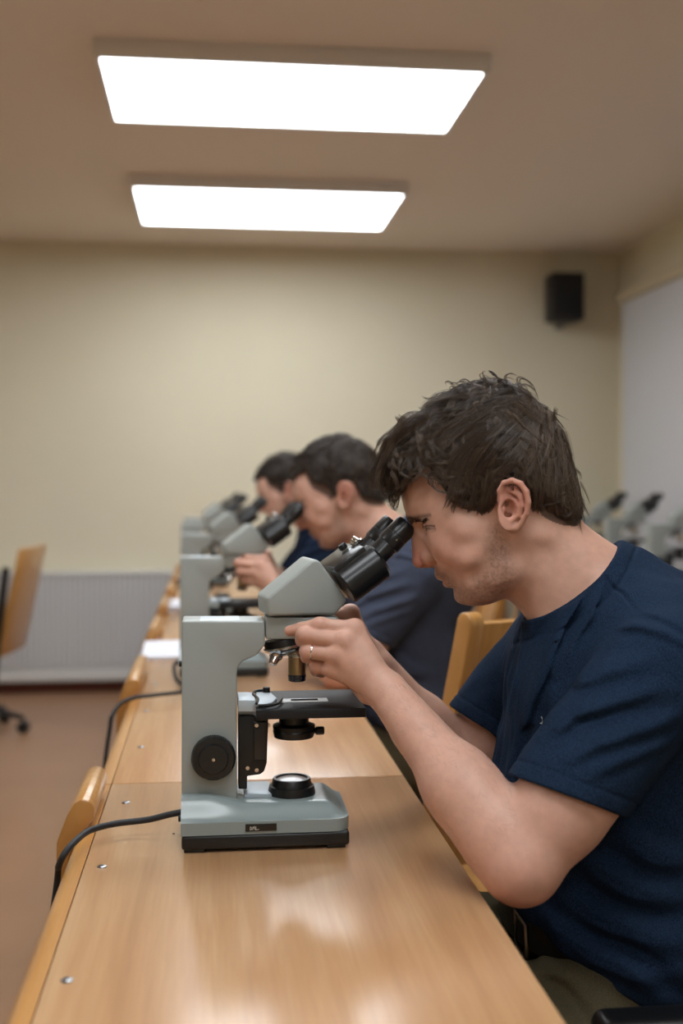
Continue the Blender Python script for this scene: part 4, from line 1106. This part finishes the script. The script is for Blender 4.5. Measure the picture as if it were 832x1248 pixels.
def skin_paint(me, tone=1.0):
    V = mverts(me); l = to_head(V); n = len(V)
    base = srgb((202, 158, 138)); col = np.tile(base, (n, 1))
    ms = l.copy(); ms[:, 1] = -np.abs(l[:, 1])
    def mixin(w, c): 
        nonlocal col
        w = np.clip(w, 0, 1)[:, None]; col = col*(1-w)+np.array(c)*w
    head = np.linalg.norm(l, axis=1) < .30
    g = lambda c, r: np.exp(-(np.linalg.norm(ms-c, axis=1)/r)**2)*head
    red = srgb((196, 112, 96))
    mixin(.55*g(H3(509, 684, -.004), .020), red); mixin(.12*g(H3(545, 668, -.05), .030), red); mixin(.45*g(H3(628, 606, -.095), .034)*(np.abs(l[:, 1]) > .07), red)
    # stubble on jaw, chin, lip and upper neck
    jaw = [H3(533, 700, -.012), H3(553, 716, -.02), H3(562, 727, -.015), H3(590, 722, -.045), H3(610, 700, -.06), H3(606, 670, -.066), H3(604, 645, -.068)]
    dj = tubef(ms, jaw, [.006, .010, .016, .020, .018, .010, .004])
    w = np.clip(1-(dj+.004)/.016, 0, 1)*head
    sp = NZ(V, 420)*.5+NZ(V, 900)*.5
    mixin(w*(.42+.45*sp), srgb((104, 76, 60)))
    m2 = np.exp(-(tubef(ms, [H3(528, 697, -.003), H3(545, 700, -.020)], [0, 0])/.006)**2)*head; mixin(m2*.35, srgb((110, 78, 60)))
    side = (np.abs(l[:, 1]) > .013) & (np.abs(l[:, 1]) < .06) & head
    def line2(px): return seg2(l[:, [0, 2]], [tuple(head_px(u, v, -.035)) for u, v in px])
    du, tu = line2([(515.5, 643.5), (518.5, 641), (524, 639.8), (530, 640.5), (535.5, 643)]); dlo, tl = line2([(517, 646), (522, 647.6), (528, 647), (534.5, 644)])
    mixin(side*.22*np.exp(-(dlo/.0011)**2), srgb((92, 62, 52)))
    dm, _m = line2([(518.5, 643.8), (525, 643.6), (531, 643.4)]); mixin(side*.6*np.exp(-(dm/.0016)**2), srgb((104, 78, 68)))
    dm, _m = line2([(519.5, 643.5), (523, 643.5)]); mixin(side*.7*np.exp(-(dm/.0017)**2), srgb((48, 36, 30)))
    mixin(side*.92*np.exp(-(du/.00125)**2), srgb((40, 28, 24)))
    dc, _c = line2([(519, 636.5), (526, 635.2), (534, 638)]); mixin(side*.14*np.exp(-(dc/.0013)**2), srgb((120, 80, 68)))
    db, tb = line2([(499, 632), (506, 631), (516, 628.6), (527, 626.6), (533, 627.5)]); side_b = (np.abs(l[:, 1]) > .006) & (np.abs(l[:, 1]) < .06) & head
    mixin(side_b*(.75-.3*tb)*np.exp(-(db/(.0034-.0014*tb))**2), srgb((74, 54, 43)))
    # lash line and the shade of the lid's edge
    xe = ms-EYE; ue = xe@FU; fe = xe@FF; near_ball = np.exp(-((np.linalg.norm(xe, axis=1)-EYER-.0012)/.003)**2)*(fe > .002)*head
    mixin(.2*near_ball, srgb((160, 112, 98)))
    # lips
    dl = tubef(ms, [H3(537, 705.5, 0), H3(546, 706.5, -.014), H3(560, 709.2, -.023)], [.0035, .0028, .001]); dl2 = tubef(ms, [H3(543.5, 710.8, 0), H3(548, 711, -.012), H3(560, 709.8, -.022)], [.0046, .0038, .001])
    mixin(np.clip(1-np.minimum(dl, dl2)/.0016, 0, 1)*.8*head, srgb((184, 98, 88)))
    # scalp under the hair
    r = look(F_HR, l[:, 0], l[:, 2]); mixin((r > .002)*head*(l[:, 2] > -.06)*(np.abs(l[:, 1]) < .083)*.8, srgb((60, 46, 38)))
    # knuckles and elbow a little redder
    for h in (NH, FHd):
        for k in ('mcp', 'pip', 'tip'):
            for c in h[k]: mixin(.28*np.exp(-(np.linalg.norm(V-c, axis=1)/.011)**2), red)
    mixin(.35*np.exp(-(np.linalg.norm(V-(ELN+np.array([-.01, 0, -.03])), axis=1)/.045)**2), red)
    col = col*(1+NZ(V, 45)[:, None]*.035)*(1+NZ(V, 140)[:, None]*.02)
    paint(me, np.clip(col*tone, 0, 1))
M_skin = attr_mat('skin', .48, sss=.12, bump=.35, bscale=520, spec=.4, mottle=.05, bdist=.0005)
def cloth_mat(name, rgb, rgb2):
    m, nt, b = nodes(name)
    tc = nt.nodes.new('ShaderNodeTexCoord'); n = nt.nodes.new('ShaderNodeTexNoise'); n.inputs['Scale'].default_value = 900; n.inputs['Detail'].default_value = 3
    mp = nt.nodes.new('ShaderNodeMapping'); mp.inputs['Scale'].default_value = (1, 1, .45)
    nt.links.new(tc.outputs['Object'], mp.inputs[0]); nt.links.new(mp.outputs[0], n.inputs['Vector'])
    r = nt.nodes.new('ShaderNodeValToRGB'); r.color_ramp.elements[0].position = .38; r.color_ramp.elements[1].position = .66
    r.color_ramp.elements[0].color = lin(rgb); r.color_ramp.elements[1].color = lin(rgb2)
    nt.links.new(n.outputs['Fac'], r.inputs['Fac']); nt.links.new(r.outputs['Color'], b.inputs['Base Color'])
    b.inputs['Roughness'].default_value = .92; b.inputs['Sheen Weight'].default_value = .0; b.inputs['Sheen Roughness'].default_value = .5; b.inputs['Specular IOR Level'].default_value = .06
    bp = nt.nodes.new('ShaderNodeBump'); bp.inputs['Strength'].default_value = .35; bp.inputs['Distance'].default_value = .0006
    nt.links.new(n.outputs['Fac'], bp.inputs['Height']); nt.links.new(bp.outputs['Normal'], b.inputs['Normal'])
    return m
M_shirt = cloth_mat('navy_jersey', (20, 32, 48), (37, 53, 76))
M_shirt2 = cloth_mat('slate_jersey', (52, 57, 72), (72, 78, 94))
M_shirt3 = cloth_mat('dark_navy_jersey', (20, 28, 44), (32, 42, 60))
M_trous = cloth_mat('olive_cotton', (74, 68, 52), (92, 85, 66))
M_hair = attr_mat('brown_hair', .36, spec=.6)
M_hairu = mat('under_hair', (40, 32, 27), .8)
M_brow = mat('brow_hair', (62, 46, 36), .6)
M_hair2 = M_hair
M_shoe = mat('dark_leather', (30, 26, 24), .4)
M_eye = mat('eye_white', (215, 205, 198), .15, coat=1)
M_iris = mat('iris', (50, 42, 34), .1, coat=1)
M_belt = mat('belt_leather', (22, 18, 16), .4)
def person(label):
    return thing('person', label, 'person', (.55, 1.5, 0), 'men sitting at the microscopes')
P1 = person('man in a navy T-shirt with curly brown hair looking into the sharp microscope')
OFF = Vector((-.55, -1.5, 0))
def attach(me, name, m, parent, base=True):
    if base: me.transform(Matrix.Translation(OFF))
    return mobj(name, me, m, parent)
import time as _t
_t0 = _t.time()
me = mesh_sdf('body', body_f, (-.02, 1.15, .06), (.90, 1.86, 1.42), .0016*RES)
skin_paint(me); BODY = attach(me, 'body', M_skin, P1)
print('body', len(me.vertices), _t.time()-_t0)
me = mesh_sdf('t_shirt', shirt_f, (.25, 1.15, .55), (.86, 1.86, 1.20), .0022*RES, 1.6); SHIRT = attach(me, 't_shirt', M_shirt, P1)
print('shirt', len(me.vertices), _t.time()-_t0)
me = mesh_sdf('trousers', trousers_f, (.0, 1.15, .06), (.90, 1.86, .72), .005*RES); TROUS = attach(me, 'trousers', M_trous, P1)
for an in (ANN, ANF):
    me = mesh_sdf('shoe', shoe_mesh(an), (an[0]-.25, an[1]-.08, 0), (an[0]+.12, an[1]+.08, .14), .005); attach(me, 'shoe', M_shoe, P1)
# eyes, brows
for s, e in zip((-1, 1), EYES):
    b = newbm(); c = Vector(hw(e))+OFF
    fwd = Vector(EA*FF[0]+EZ*FF[2]); fwd = (fwd+Vector((0, 0, -.25))).normalized()
    lathe(b, [(0, -EYER)]+[(EYER*math.sin(a), -EYER*math.cos(a)) for a in np.linspace(.15, PI-.42, 14)]+[(EYER*math.sin(PI-.42)*.6, EYER*math.cos(.42)*1.01), (0, EYER*math.cos(.42)*1.02)], c, fwd, 28)
    eye = obj('eye', b, M_eye, BODY, 60)
    b = newbm(); lathe(b, [(0, EYER*.90), (.0054, EYER*.905), (.0040, EYER*.985), (.002, EYER*1.01), (0, EYER*1.015)], c, fwd, 24); obj('iris', b, M_iris, eye) if False else eye.data.materials.append(M_iris)
    b.free() if b.is_valid else None
rng = np.random.default_rng(5)
def surf_lift(P, fsd, h):
    for _ in range(4):
        g = hair_grad(fsd, P); P = P-g*(fsd(P)-h)[:, None]
    return P
def brow(side):
    Ls = []
    for i in range(300):
        t = rng.random(); c = H3(500.5, 633.0, -.009)*(1-t)+H3(527, 627.5, -.044)*t
        c = c+FU*rng.normal(0, .0026)*(1-.4*t)+FU*.0025*math.sin(t*PI)
        d_ = (H3(527, 627.5, -.044)-H3(500.5, 633, -.009)); d_ /= np.linalg.norm(d_); d_ = d_*.8+FU*(.6-.9*t); d_ /= np.linalg.norm(d_)
        Ls.append([c+d_*.0065*k/4 for k in range(5)])
    L = np.array(Ls); N, K, _ = L.shape
    P = (HC+L.reshape(-1, 3)@np.array([EA, EB, EZ]))
    P = surf_lift(P, body_f, .0006).reshape(N, K, 3)
    P[:, :, :] += np.linspace(0, .0012, K)[None, :, None]*(-EB)
    if side > 0:
        X = (P-HC); P = P-2*(X@EB)[..., None]*EB
    return strands_mesh('eyebrow', P+np.array(OFF), np.full(N, .00024))
for s in (-1, 1): mobj('eyebrow', brow(s), M_brow, BODY)
def lock_pt(px, t):
    P = np.array(px, float); x = t*(len(P)-1); i = min(int(x), len(P)-2); return P[i]+(P[i+1]-P[i])*(x-i)
def lashes():
    Ls = []
    for i in range(22):
        t = i/21; c = np.array(lock_pt([(515.5, 643.5), (518.5, 641), (524, 639.8), (530, 640.5), (535, 643)], t)); c = H3(c[0], c[1], -.020-.024*t)
        P0 = surf_lift((HC+c@np.array([EA, EB, EZ]))[None], body_f, .0003)[0]-HC; c = np.array([P0@EA, P0@EB, P0[2]])
        d_ = FF*.8-FU*.55+np.array([0, -.25-.5*t, 0]); Ls.append([c+d_*.0042*k/4+FU*(.0012*(k/4)**2) for k in range(5)])
    L = np.array(Ls); P = HC+L@np.array([EA, EB, EZ]); return strands_mesh('eyelashes', P+np.array(OFF), np.full(len(L), .00018))
mobj('eyelashes', lashes(), M_hairu, BODY)
# ring on the ring finger
m_, a_ = NH['mcp'][2], NH['pip'][2]; c = m_+(a_-m_)*.86; axr = (a_-m_)/np.linalg.norm(a_-m_)
b = newbm(); lathe(b, [(.0088, -.0013), (.0106, -.0013), (.0110, 0), (.0106, .0013), (.0088, .0013)], Vector(c)+OFF, Vector(axr), 40); obj('wedding_ring', b, M_chrome, P1)
# belt with buckle
def belt_bm():
    b = newbm(); n = 60; pr = []
    for i in range(n):
        a = 2*PI*i/n; pr.append((.56-.168*math.copysign(abs(math.cos(a))**.55, math.cos(a))-.55, .166*math.sin(a)))
    lo, hi = .648, .684; V = []
    for x, y in pr:
        k = 1.02; dz = -.05*(.40-(x+.55)) 
        V.append([b.verts.new((x, y, lo+dz)), b.verts.new((x*k, y*k, lo+dz)), b.verts.new((x*k, y*k, hi+dz)), b.verts.new((x, y, hi+dz))])
    for i in range(n):
        A, B_ = V[i], V[(i+1) % n]
        for k in range(4): b.faces.new((A[k], B_[k], B_[(k+1) % 4], A[(k+1) % 4]))
    return b
BELT = obj('belt', belt_bm(), M_belt, P1)
b = newbm(); cB = Vector((.386, 1.415, .670))+OFF; tube(b, [cB+Vector((0, y, z)) for y, z in ((-.026, -.022), (-.026, .022), (.026, .022), (.026, -.022))], .0028, 8, closed=True)
bk = obj('belt_buckle', b, mat('dark_buckle', (120, 114, 104), .25, 1.0), BELT)
# tiny embroidered chest mark
_Y = np.arange(1.2, 1.6, .001); _P = np.array([q(660, 878, y) for y in _Y]); _i = np.where(shirt_f(_P) < 0)[0][0]; c = Vector(_P[_i])+OFF
b = newbm(); tube(b, [c+Vector((-.001, -.001, .005)), c+Vector((.001, -.0012, .001)), c+Vector((-.0005, -.001, -.004))], .0006, 6); tube(b, [c+Vector((-.0025, -.001, -.003)), c+Vector((.0015, -.001, -.005))], .0005, 6)
obj('chest_mark', b, M_print, SHIRT)
# ---- hair of the first man
me = mesh_sdf('hair', hair_f, HC-np.array([.2, .13, .12]), HC+np.array([.2, .13, .2]), .0022*RES); HAIR = attach(me, 'hair', M_hairu, P1)
HM = np.array([EA, EB, EZ])
def to_w(L): return HC+L@HM+np.array(OFF)
def region_cut(L, tol=-.006):
    return L
roots, nr = hair_roots(2300, rng, hair_sd, F_HR, .0005)
top = nr[:, 2] > .35
Lk = grow(roots, nr, rng, hair_sd, 12, (.034, .062), CROWN, .42, .5, .0080)
# locks on the sides stop at the hairline
end = look(F_HR, Lk[:, -1, 0], Lk[:, -1, 2]); keep = end > -.010
Lk = Lk[keep]
B1 = bundle(Lk, 15, .0019, rng, .00008)
# hand laid locks: the fringe, the curls of the crown
def lock(px, n=14):
    P = np.array(spline([H3(u, v, b_) for u, v, b_ in px], 6)); t = np.linspace(0, len(P)-1, 12); i = np.clip(t.astype(int), 0, len(P)-2); return P[i]+(P[i+1]-P[i])*(t-i)[:, None]
FR = []
base = [
 [(520, 512), (494, 528), (476, 552), (466, 575), (462, 590), (468, 598)],
 [(515, 520), (490, 540), (474, 560), (466, 582), (470, 600), (478, 607)],
 [(525, 525), (502, 545), (488, 566), (480, 590), (477, 606)],
 [(505, 530), (483, 548), (466, 566), (455, 580), (456, 592), (463, 594)],
 [(535, 522), (515, 545), (500, 565), (492, 585), (488, 600)],
 [(520, 540), (498, 556), (486, 574), (484, 592), (476, 609)],
 [(540, 535), (524, 552), (512, 566), (503, 580), (499, 590)],
 [(500, 516), (484, 530), (472, 540), (464, 552), (460, 566), (453, 580)],
 [(530, 545), (522, 560), (514, 572), (508, 584), (514, 589), (524, 586), (528, 578)],
 [(550, 530), (538, 548), (532, 566), (530, 580), (536, 592)],
 [(545, 500), (520, 505), (500, 515), (487, 512), (484, 506)],
 [(560, 480), (535, 485), (525, 492), (518, 488)],
 [(515, 505), (500, 510), (488, 524), (476, 532), (466, 540), (468, 552)],
]
for L in base:
    for k in range(8):
        bb = rng.uniform(-.048, .040); j = rng.normal(0, 3.5, 2); s = rng.uniform(.97, 1.03)
        if k > 5: bb = rng.uniform(-.055, -.03)
        FR.append(lock([(u+j[0]+rng.normal(0, 1.2), v+j[1]+rng.normal(0, 1.2), bb+rng.normal(0, .002)) for u, v in L]))
CU = [[(600, 475), (590, 462), (588, 456), (594, 455)], [(610, 474), (604, 460), (596, 456), (606, 462)], [(625, 478), (616, 464), (622, 458), (632, 462)],
      [(640, 482), (634, 466), (640, 464), (650, 470), (655, 482), (652, 486)], [(630, 480), (634, 470), (645, 473), (650, 486)], [(560, 482), (552, 470), (545, 470), (548, 476)], [(580, 476), (568, 466), (560, 467), (556, 472)],
      [(655, 500), (668, 500), (684, 518), (688, 524)], [(640, 500), (655, 505), (672, 512), (686, 520)], [(690, 570), (702, 574), (706, 584)], [(700, 590), (708, 606), (712, 618)], [(700, 600), (707, 618), (711, 630), (707, 637)],
      [(690, 615), (696, 628), (694, 640), (686, 645)], [(680, 610), (686, 626), (684, 640), (679, 643)], [(665, 610), (668, 625), (666, 636), (660, 640)]]
for L in CU:
    for k in range(3):
        bb = rng.uniform(-.045, .045); j = rng.normal(0, 3, 2); FR.append(lock([(u+j[0], v+j[1], bb) for u, v in L]))
# swept locks on the camera side of the head: long, lightly waved
SW = [[(630, 490), (600, 500), (570, 520), (545, 545), (530, 565)], [(640, 495), (610, 515), (580, 540), (560, 565), (548, 590)], [(650, 500), (625, 525), (600, 550), (580, 575), (570, 605)],
      [(655, 505), (640, 535), (620, 560), (600, 580), (588, 615)], [(660, 510), (655, 545), (645, 570), (640, 588)], [(668, 520), (672, 555), (672, 590), (665, 625)], [(676, 530), (686, 565), (690, 600), (688, 632)],
      [(610, 490), (580, 505), (552, 520), (530, 540), (515, 560)], [(620, 492), (640, 510), (665, 530), (685, 552)], [(590, 500), (560, 520), (535, 535), (512, 545), (500, 560)], [(600, 520), (575, 548), (562, 575), (556, 600)], [(580, 540), (560, 560), (550, 580), (545, 598)], [(640, 540), (650, 570), (655, 600), (652, 622)],
      [(690, 580), (697, 610), (701, 640)], [(695, 590), (703, 615), (708, 640)], [(680, 590), (684, 620), (687, 648)], [(668, 590), (670, 615), (668, 643)], [(655, 590), (657, 612), (653, 634)], [(676, 600), (679, 622), (677, 646)], [(600, 578), (596, 604), (590, 631)], [(588, 580), (585, 605), (583, 630)], [(560, 575), (557, 598), (553, 613)], [(575, 585), (572, 602), (570, 618)]]
SWL = []
for L in SW:
    for k in range(11):
        j = rng.normal(0, 6, 2); pts = [(u+j[0]+rng.normal(0, 2.5), v+j[1]+rng.normal(0, 2.5), -.05) for u, v in L]; P = lock(pts)
        # drop the line onto the near side of the hair
        lift = rng.uniform(.004, .0095)
        bvals = np.linspace(-.115, 0, 60); Pp = np.repeat(P[:, None], 60, 1).copy(); Pp[:, :, 1] = bvals[None]
        for q_i in range(len(P)):
            sdv = hair_sd(Pp[q_i]); ins = np.where(sdv < lift)[0]
            P[q_i, 1] = bvals[ins[0]] if len(ins) else P[q_i, 1]
            dd = H3(*pts[min(len(pts)-1, int(q_i/12*len(pts)))][:2], P[q_i, 1])
        # keep the sight line: shift for the depth parallax
        P[:, 0] += (P[:, 1]+.05)*(.0)
        SWL.append(P)
SWL = np.array(SWL); k3 = np.array([.25, .5, .25])
for _ in range(3): SWL[:, 1:-1] = SWL[:, :-2]*.25+SWL[:, 1:-1]*.5+SWL[:, 2:]*.25
FR = np.array(FR)
nf = len(base)*8; B2 = np.concatenate([bundle(FR[:nf], 18, .0017, rng, .00015), bundle(FR[nf:], 7, .0008, rng, .0001)]); B3 = bundle(SWL, 18, .0018, rng, .00010)
allL = np.concatenate([B1, B2, B3]); print('strands', len(allL))
me = strands_mesh('hair_strands', to_w(allL), rng.uniform(.00017, .00030, len(allL)))
def hair_paint(me, n, K, rg, dark=(44, 35, 30), light=(116, 98, 82), sides=3, grp=15):
    k = np.clip(np.repeat(rg.random(n//grp+1), grp)[:n]*.55+rg.random(n)*.45, 0, 1)[:, None]
    k = np.repeat(k, K*sides, 0); paint(me, (srgb(dark)*(1-k)+srgb(light)*k)[:len(me.vertices)])
hair_paint(me, len(allL), 12, rng)
mobj('hair_strands', me, M_hair, HAIR)
# fine hair on the near forearm
NA = 1100
t = rng.uniform(.05, 1.0, NA); ang = rng.uniform(0, 2*PI, NA); axf = (WRN-ELN); Lf = np.linalg.norm(axf); axf /= Lf
u_ = np.cross(axf, [0, 0, 1.0]); u_ /= np.linalg.norm(u_); w_ = np.cross(axf, u_)
P = ELN+axf*(t*Lf)[:, None]+(u_*np.cos(ang)[:, None]+w_*np.sin(ang)[:, None])*.035
P = surf_lift(P, body_f, .0002); g = hair_grad(body_f, P); d0 = axf*.8+np.array([.2, 0, -.45])+rng.normal(0, .25, (NA, 3)); d0 -= (d0*g).sum(1)[:, None]*g*.85; d0 /= np.linalg.norm(d0, axis=1)[:, None]
ln = rng.uniform(.006, .012, NA)
L = np.stack([P+d0*(ln*k/4)[:, None]+g*(.0010*k/4) for k in range(5)], 1)+np.array(OFF)
mobj('arm_hair', strands_mesh('arm_hair', L, np.full(NA, .00007)), mat('arm_hair', (120, 88, 66), .5), BODY)
# ------------------------------------------------------------------ the two men behind: same build, other clothes and short hair
def short_hair(seed, mat_):
    rg = np.random.default_rng(seed)
    fsd = lambda l: lens_f(l, F_D, F_W+.002, F_R)-.008
    REG2 = [(440, 585), (440, 440), (760, 440), (760, 600), (716, 628), (696, 628), (668, 622), (654, 615), (647, 600), (638, 588), (622, 583), (609, 589), (605, 602), (602, 616), (594, 618), (584, 600), (570, 592), (545, 585), (535, 572), (528, 560), (510, 566), (492, 580)]
    fr = sd_poly_grid(np.array([head_px(u, v) for u, v in REG2]))
    def f(p):
        l = to_head(p); d = fsd(l)+NZ(p+seed, 60)*.003
        return smax(np.maximum(d, -(lens_f(l, F_D, F_W, F_R)+.002)), -look(fr, l[:, 0], l[:, 2]), .004)
    me = mesh_sdf('hair', f, HC-np.array([.2, .13, .12]), HC+np.array([.2, .13, .2]), .003)
    r_, n_ = hair_roots(700, rg, fsd, fr, .002); G = grow(r_, n_, rg, fsd, 6, (.018, .028), CROWN, .3, .4, .004)
    G = G[look(fr, G[:, -1, 0], G[:, -1, 2]) > -.003]
    L = bundle(G, 7, .003, rng); ms = strands_mesh('hair_strands', to_w(L), rg.uniform(.0004, .0006, len(L))); hair_paint(ms, len(L), 6, rg, (44, 36, 30), (84, 68, 56)); return me, ms
def other(loc, label, shirt, seed, scale=1.0):
    t = person(label); t.location = Vector((.55, 1.5, 0))+Vector(loc); t.scale = (1, 1, 1)
    def cp(o, parent, m=None):
        c = o.copy(); C.objects.link(c); c.parent = parent
        if m:
            c.material_slots[0].link = 'OBJECT'; c.material_slots[0].material = m
        return c
    bd = cp(BODY, t)
    for ch in BODY.children:
        if ch.name.split('.')[0] in ('eye', 'eyebrow'): cp(ch, bd)
    cp(SHIRT, t, shirt); cp(TROUS, t)
    for ch in list(P1.children):
        if ch.name.startswith('shoe'): cp(ch, t)
    hm, hs = short_hair(seed, M_hair2); hm.transform(Matrix.Translation(OFF)); h = mobj('hair', hm, M_hairu, t); mobj('hair_strands', hs, M_hair2, h)
    return t
P2 = other((-.055, 1.37, 0), 'second man, short brown hair, slate blue T-shirt, bent over the next microscope', M_shirt2, 21)
P3 = other((-.085, 2.95, 0), 'farthest man, mostly hidden behind the second one, dark navy shirt', M_shirt3, 22)
print('people', _t.time()-_t0)
EXPOSURE = 0.12
# ------------------------------------------------------------------ camera, world, view
cam = bpy.data.cameras.new('camera'); co = bpy.data.objects.new('camera', cam); C.objects.link(co)
co.location = (0, 0, CAM_Z); co.rotation_euler = (PI/2, 0, -YAW)
cam.sensor_width = 36; cam.lens = FPX*36/1248; cam.shift_y = (HOR-624)/1248
cam.clip_start = .05
cam.dof.use_dof = True; cam.dof.focus_distance = 1.50; cam.dof.aperture_fstop = cam.lens*.001/.015
sc = bpy.context.scene; sc.camera = co
w = bpy.data.worlds.new('world'); w.use_nodes = True; w.node_tree.nodes['Background'].inputs[0].default_value = (.6, .62, .65, 1); w.node_tree.nodes['Background'].inputs[1].default_value = .05; sc.world = w
sc.view_settings.view_transform = 'Standard'; sc.view_settings.look = 'None'; sc.view_settings.gamma = 1; sc.view_settings.use_curve_mapping = False
sc.view_settings.exposure = EXPOSURE
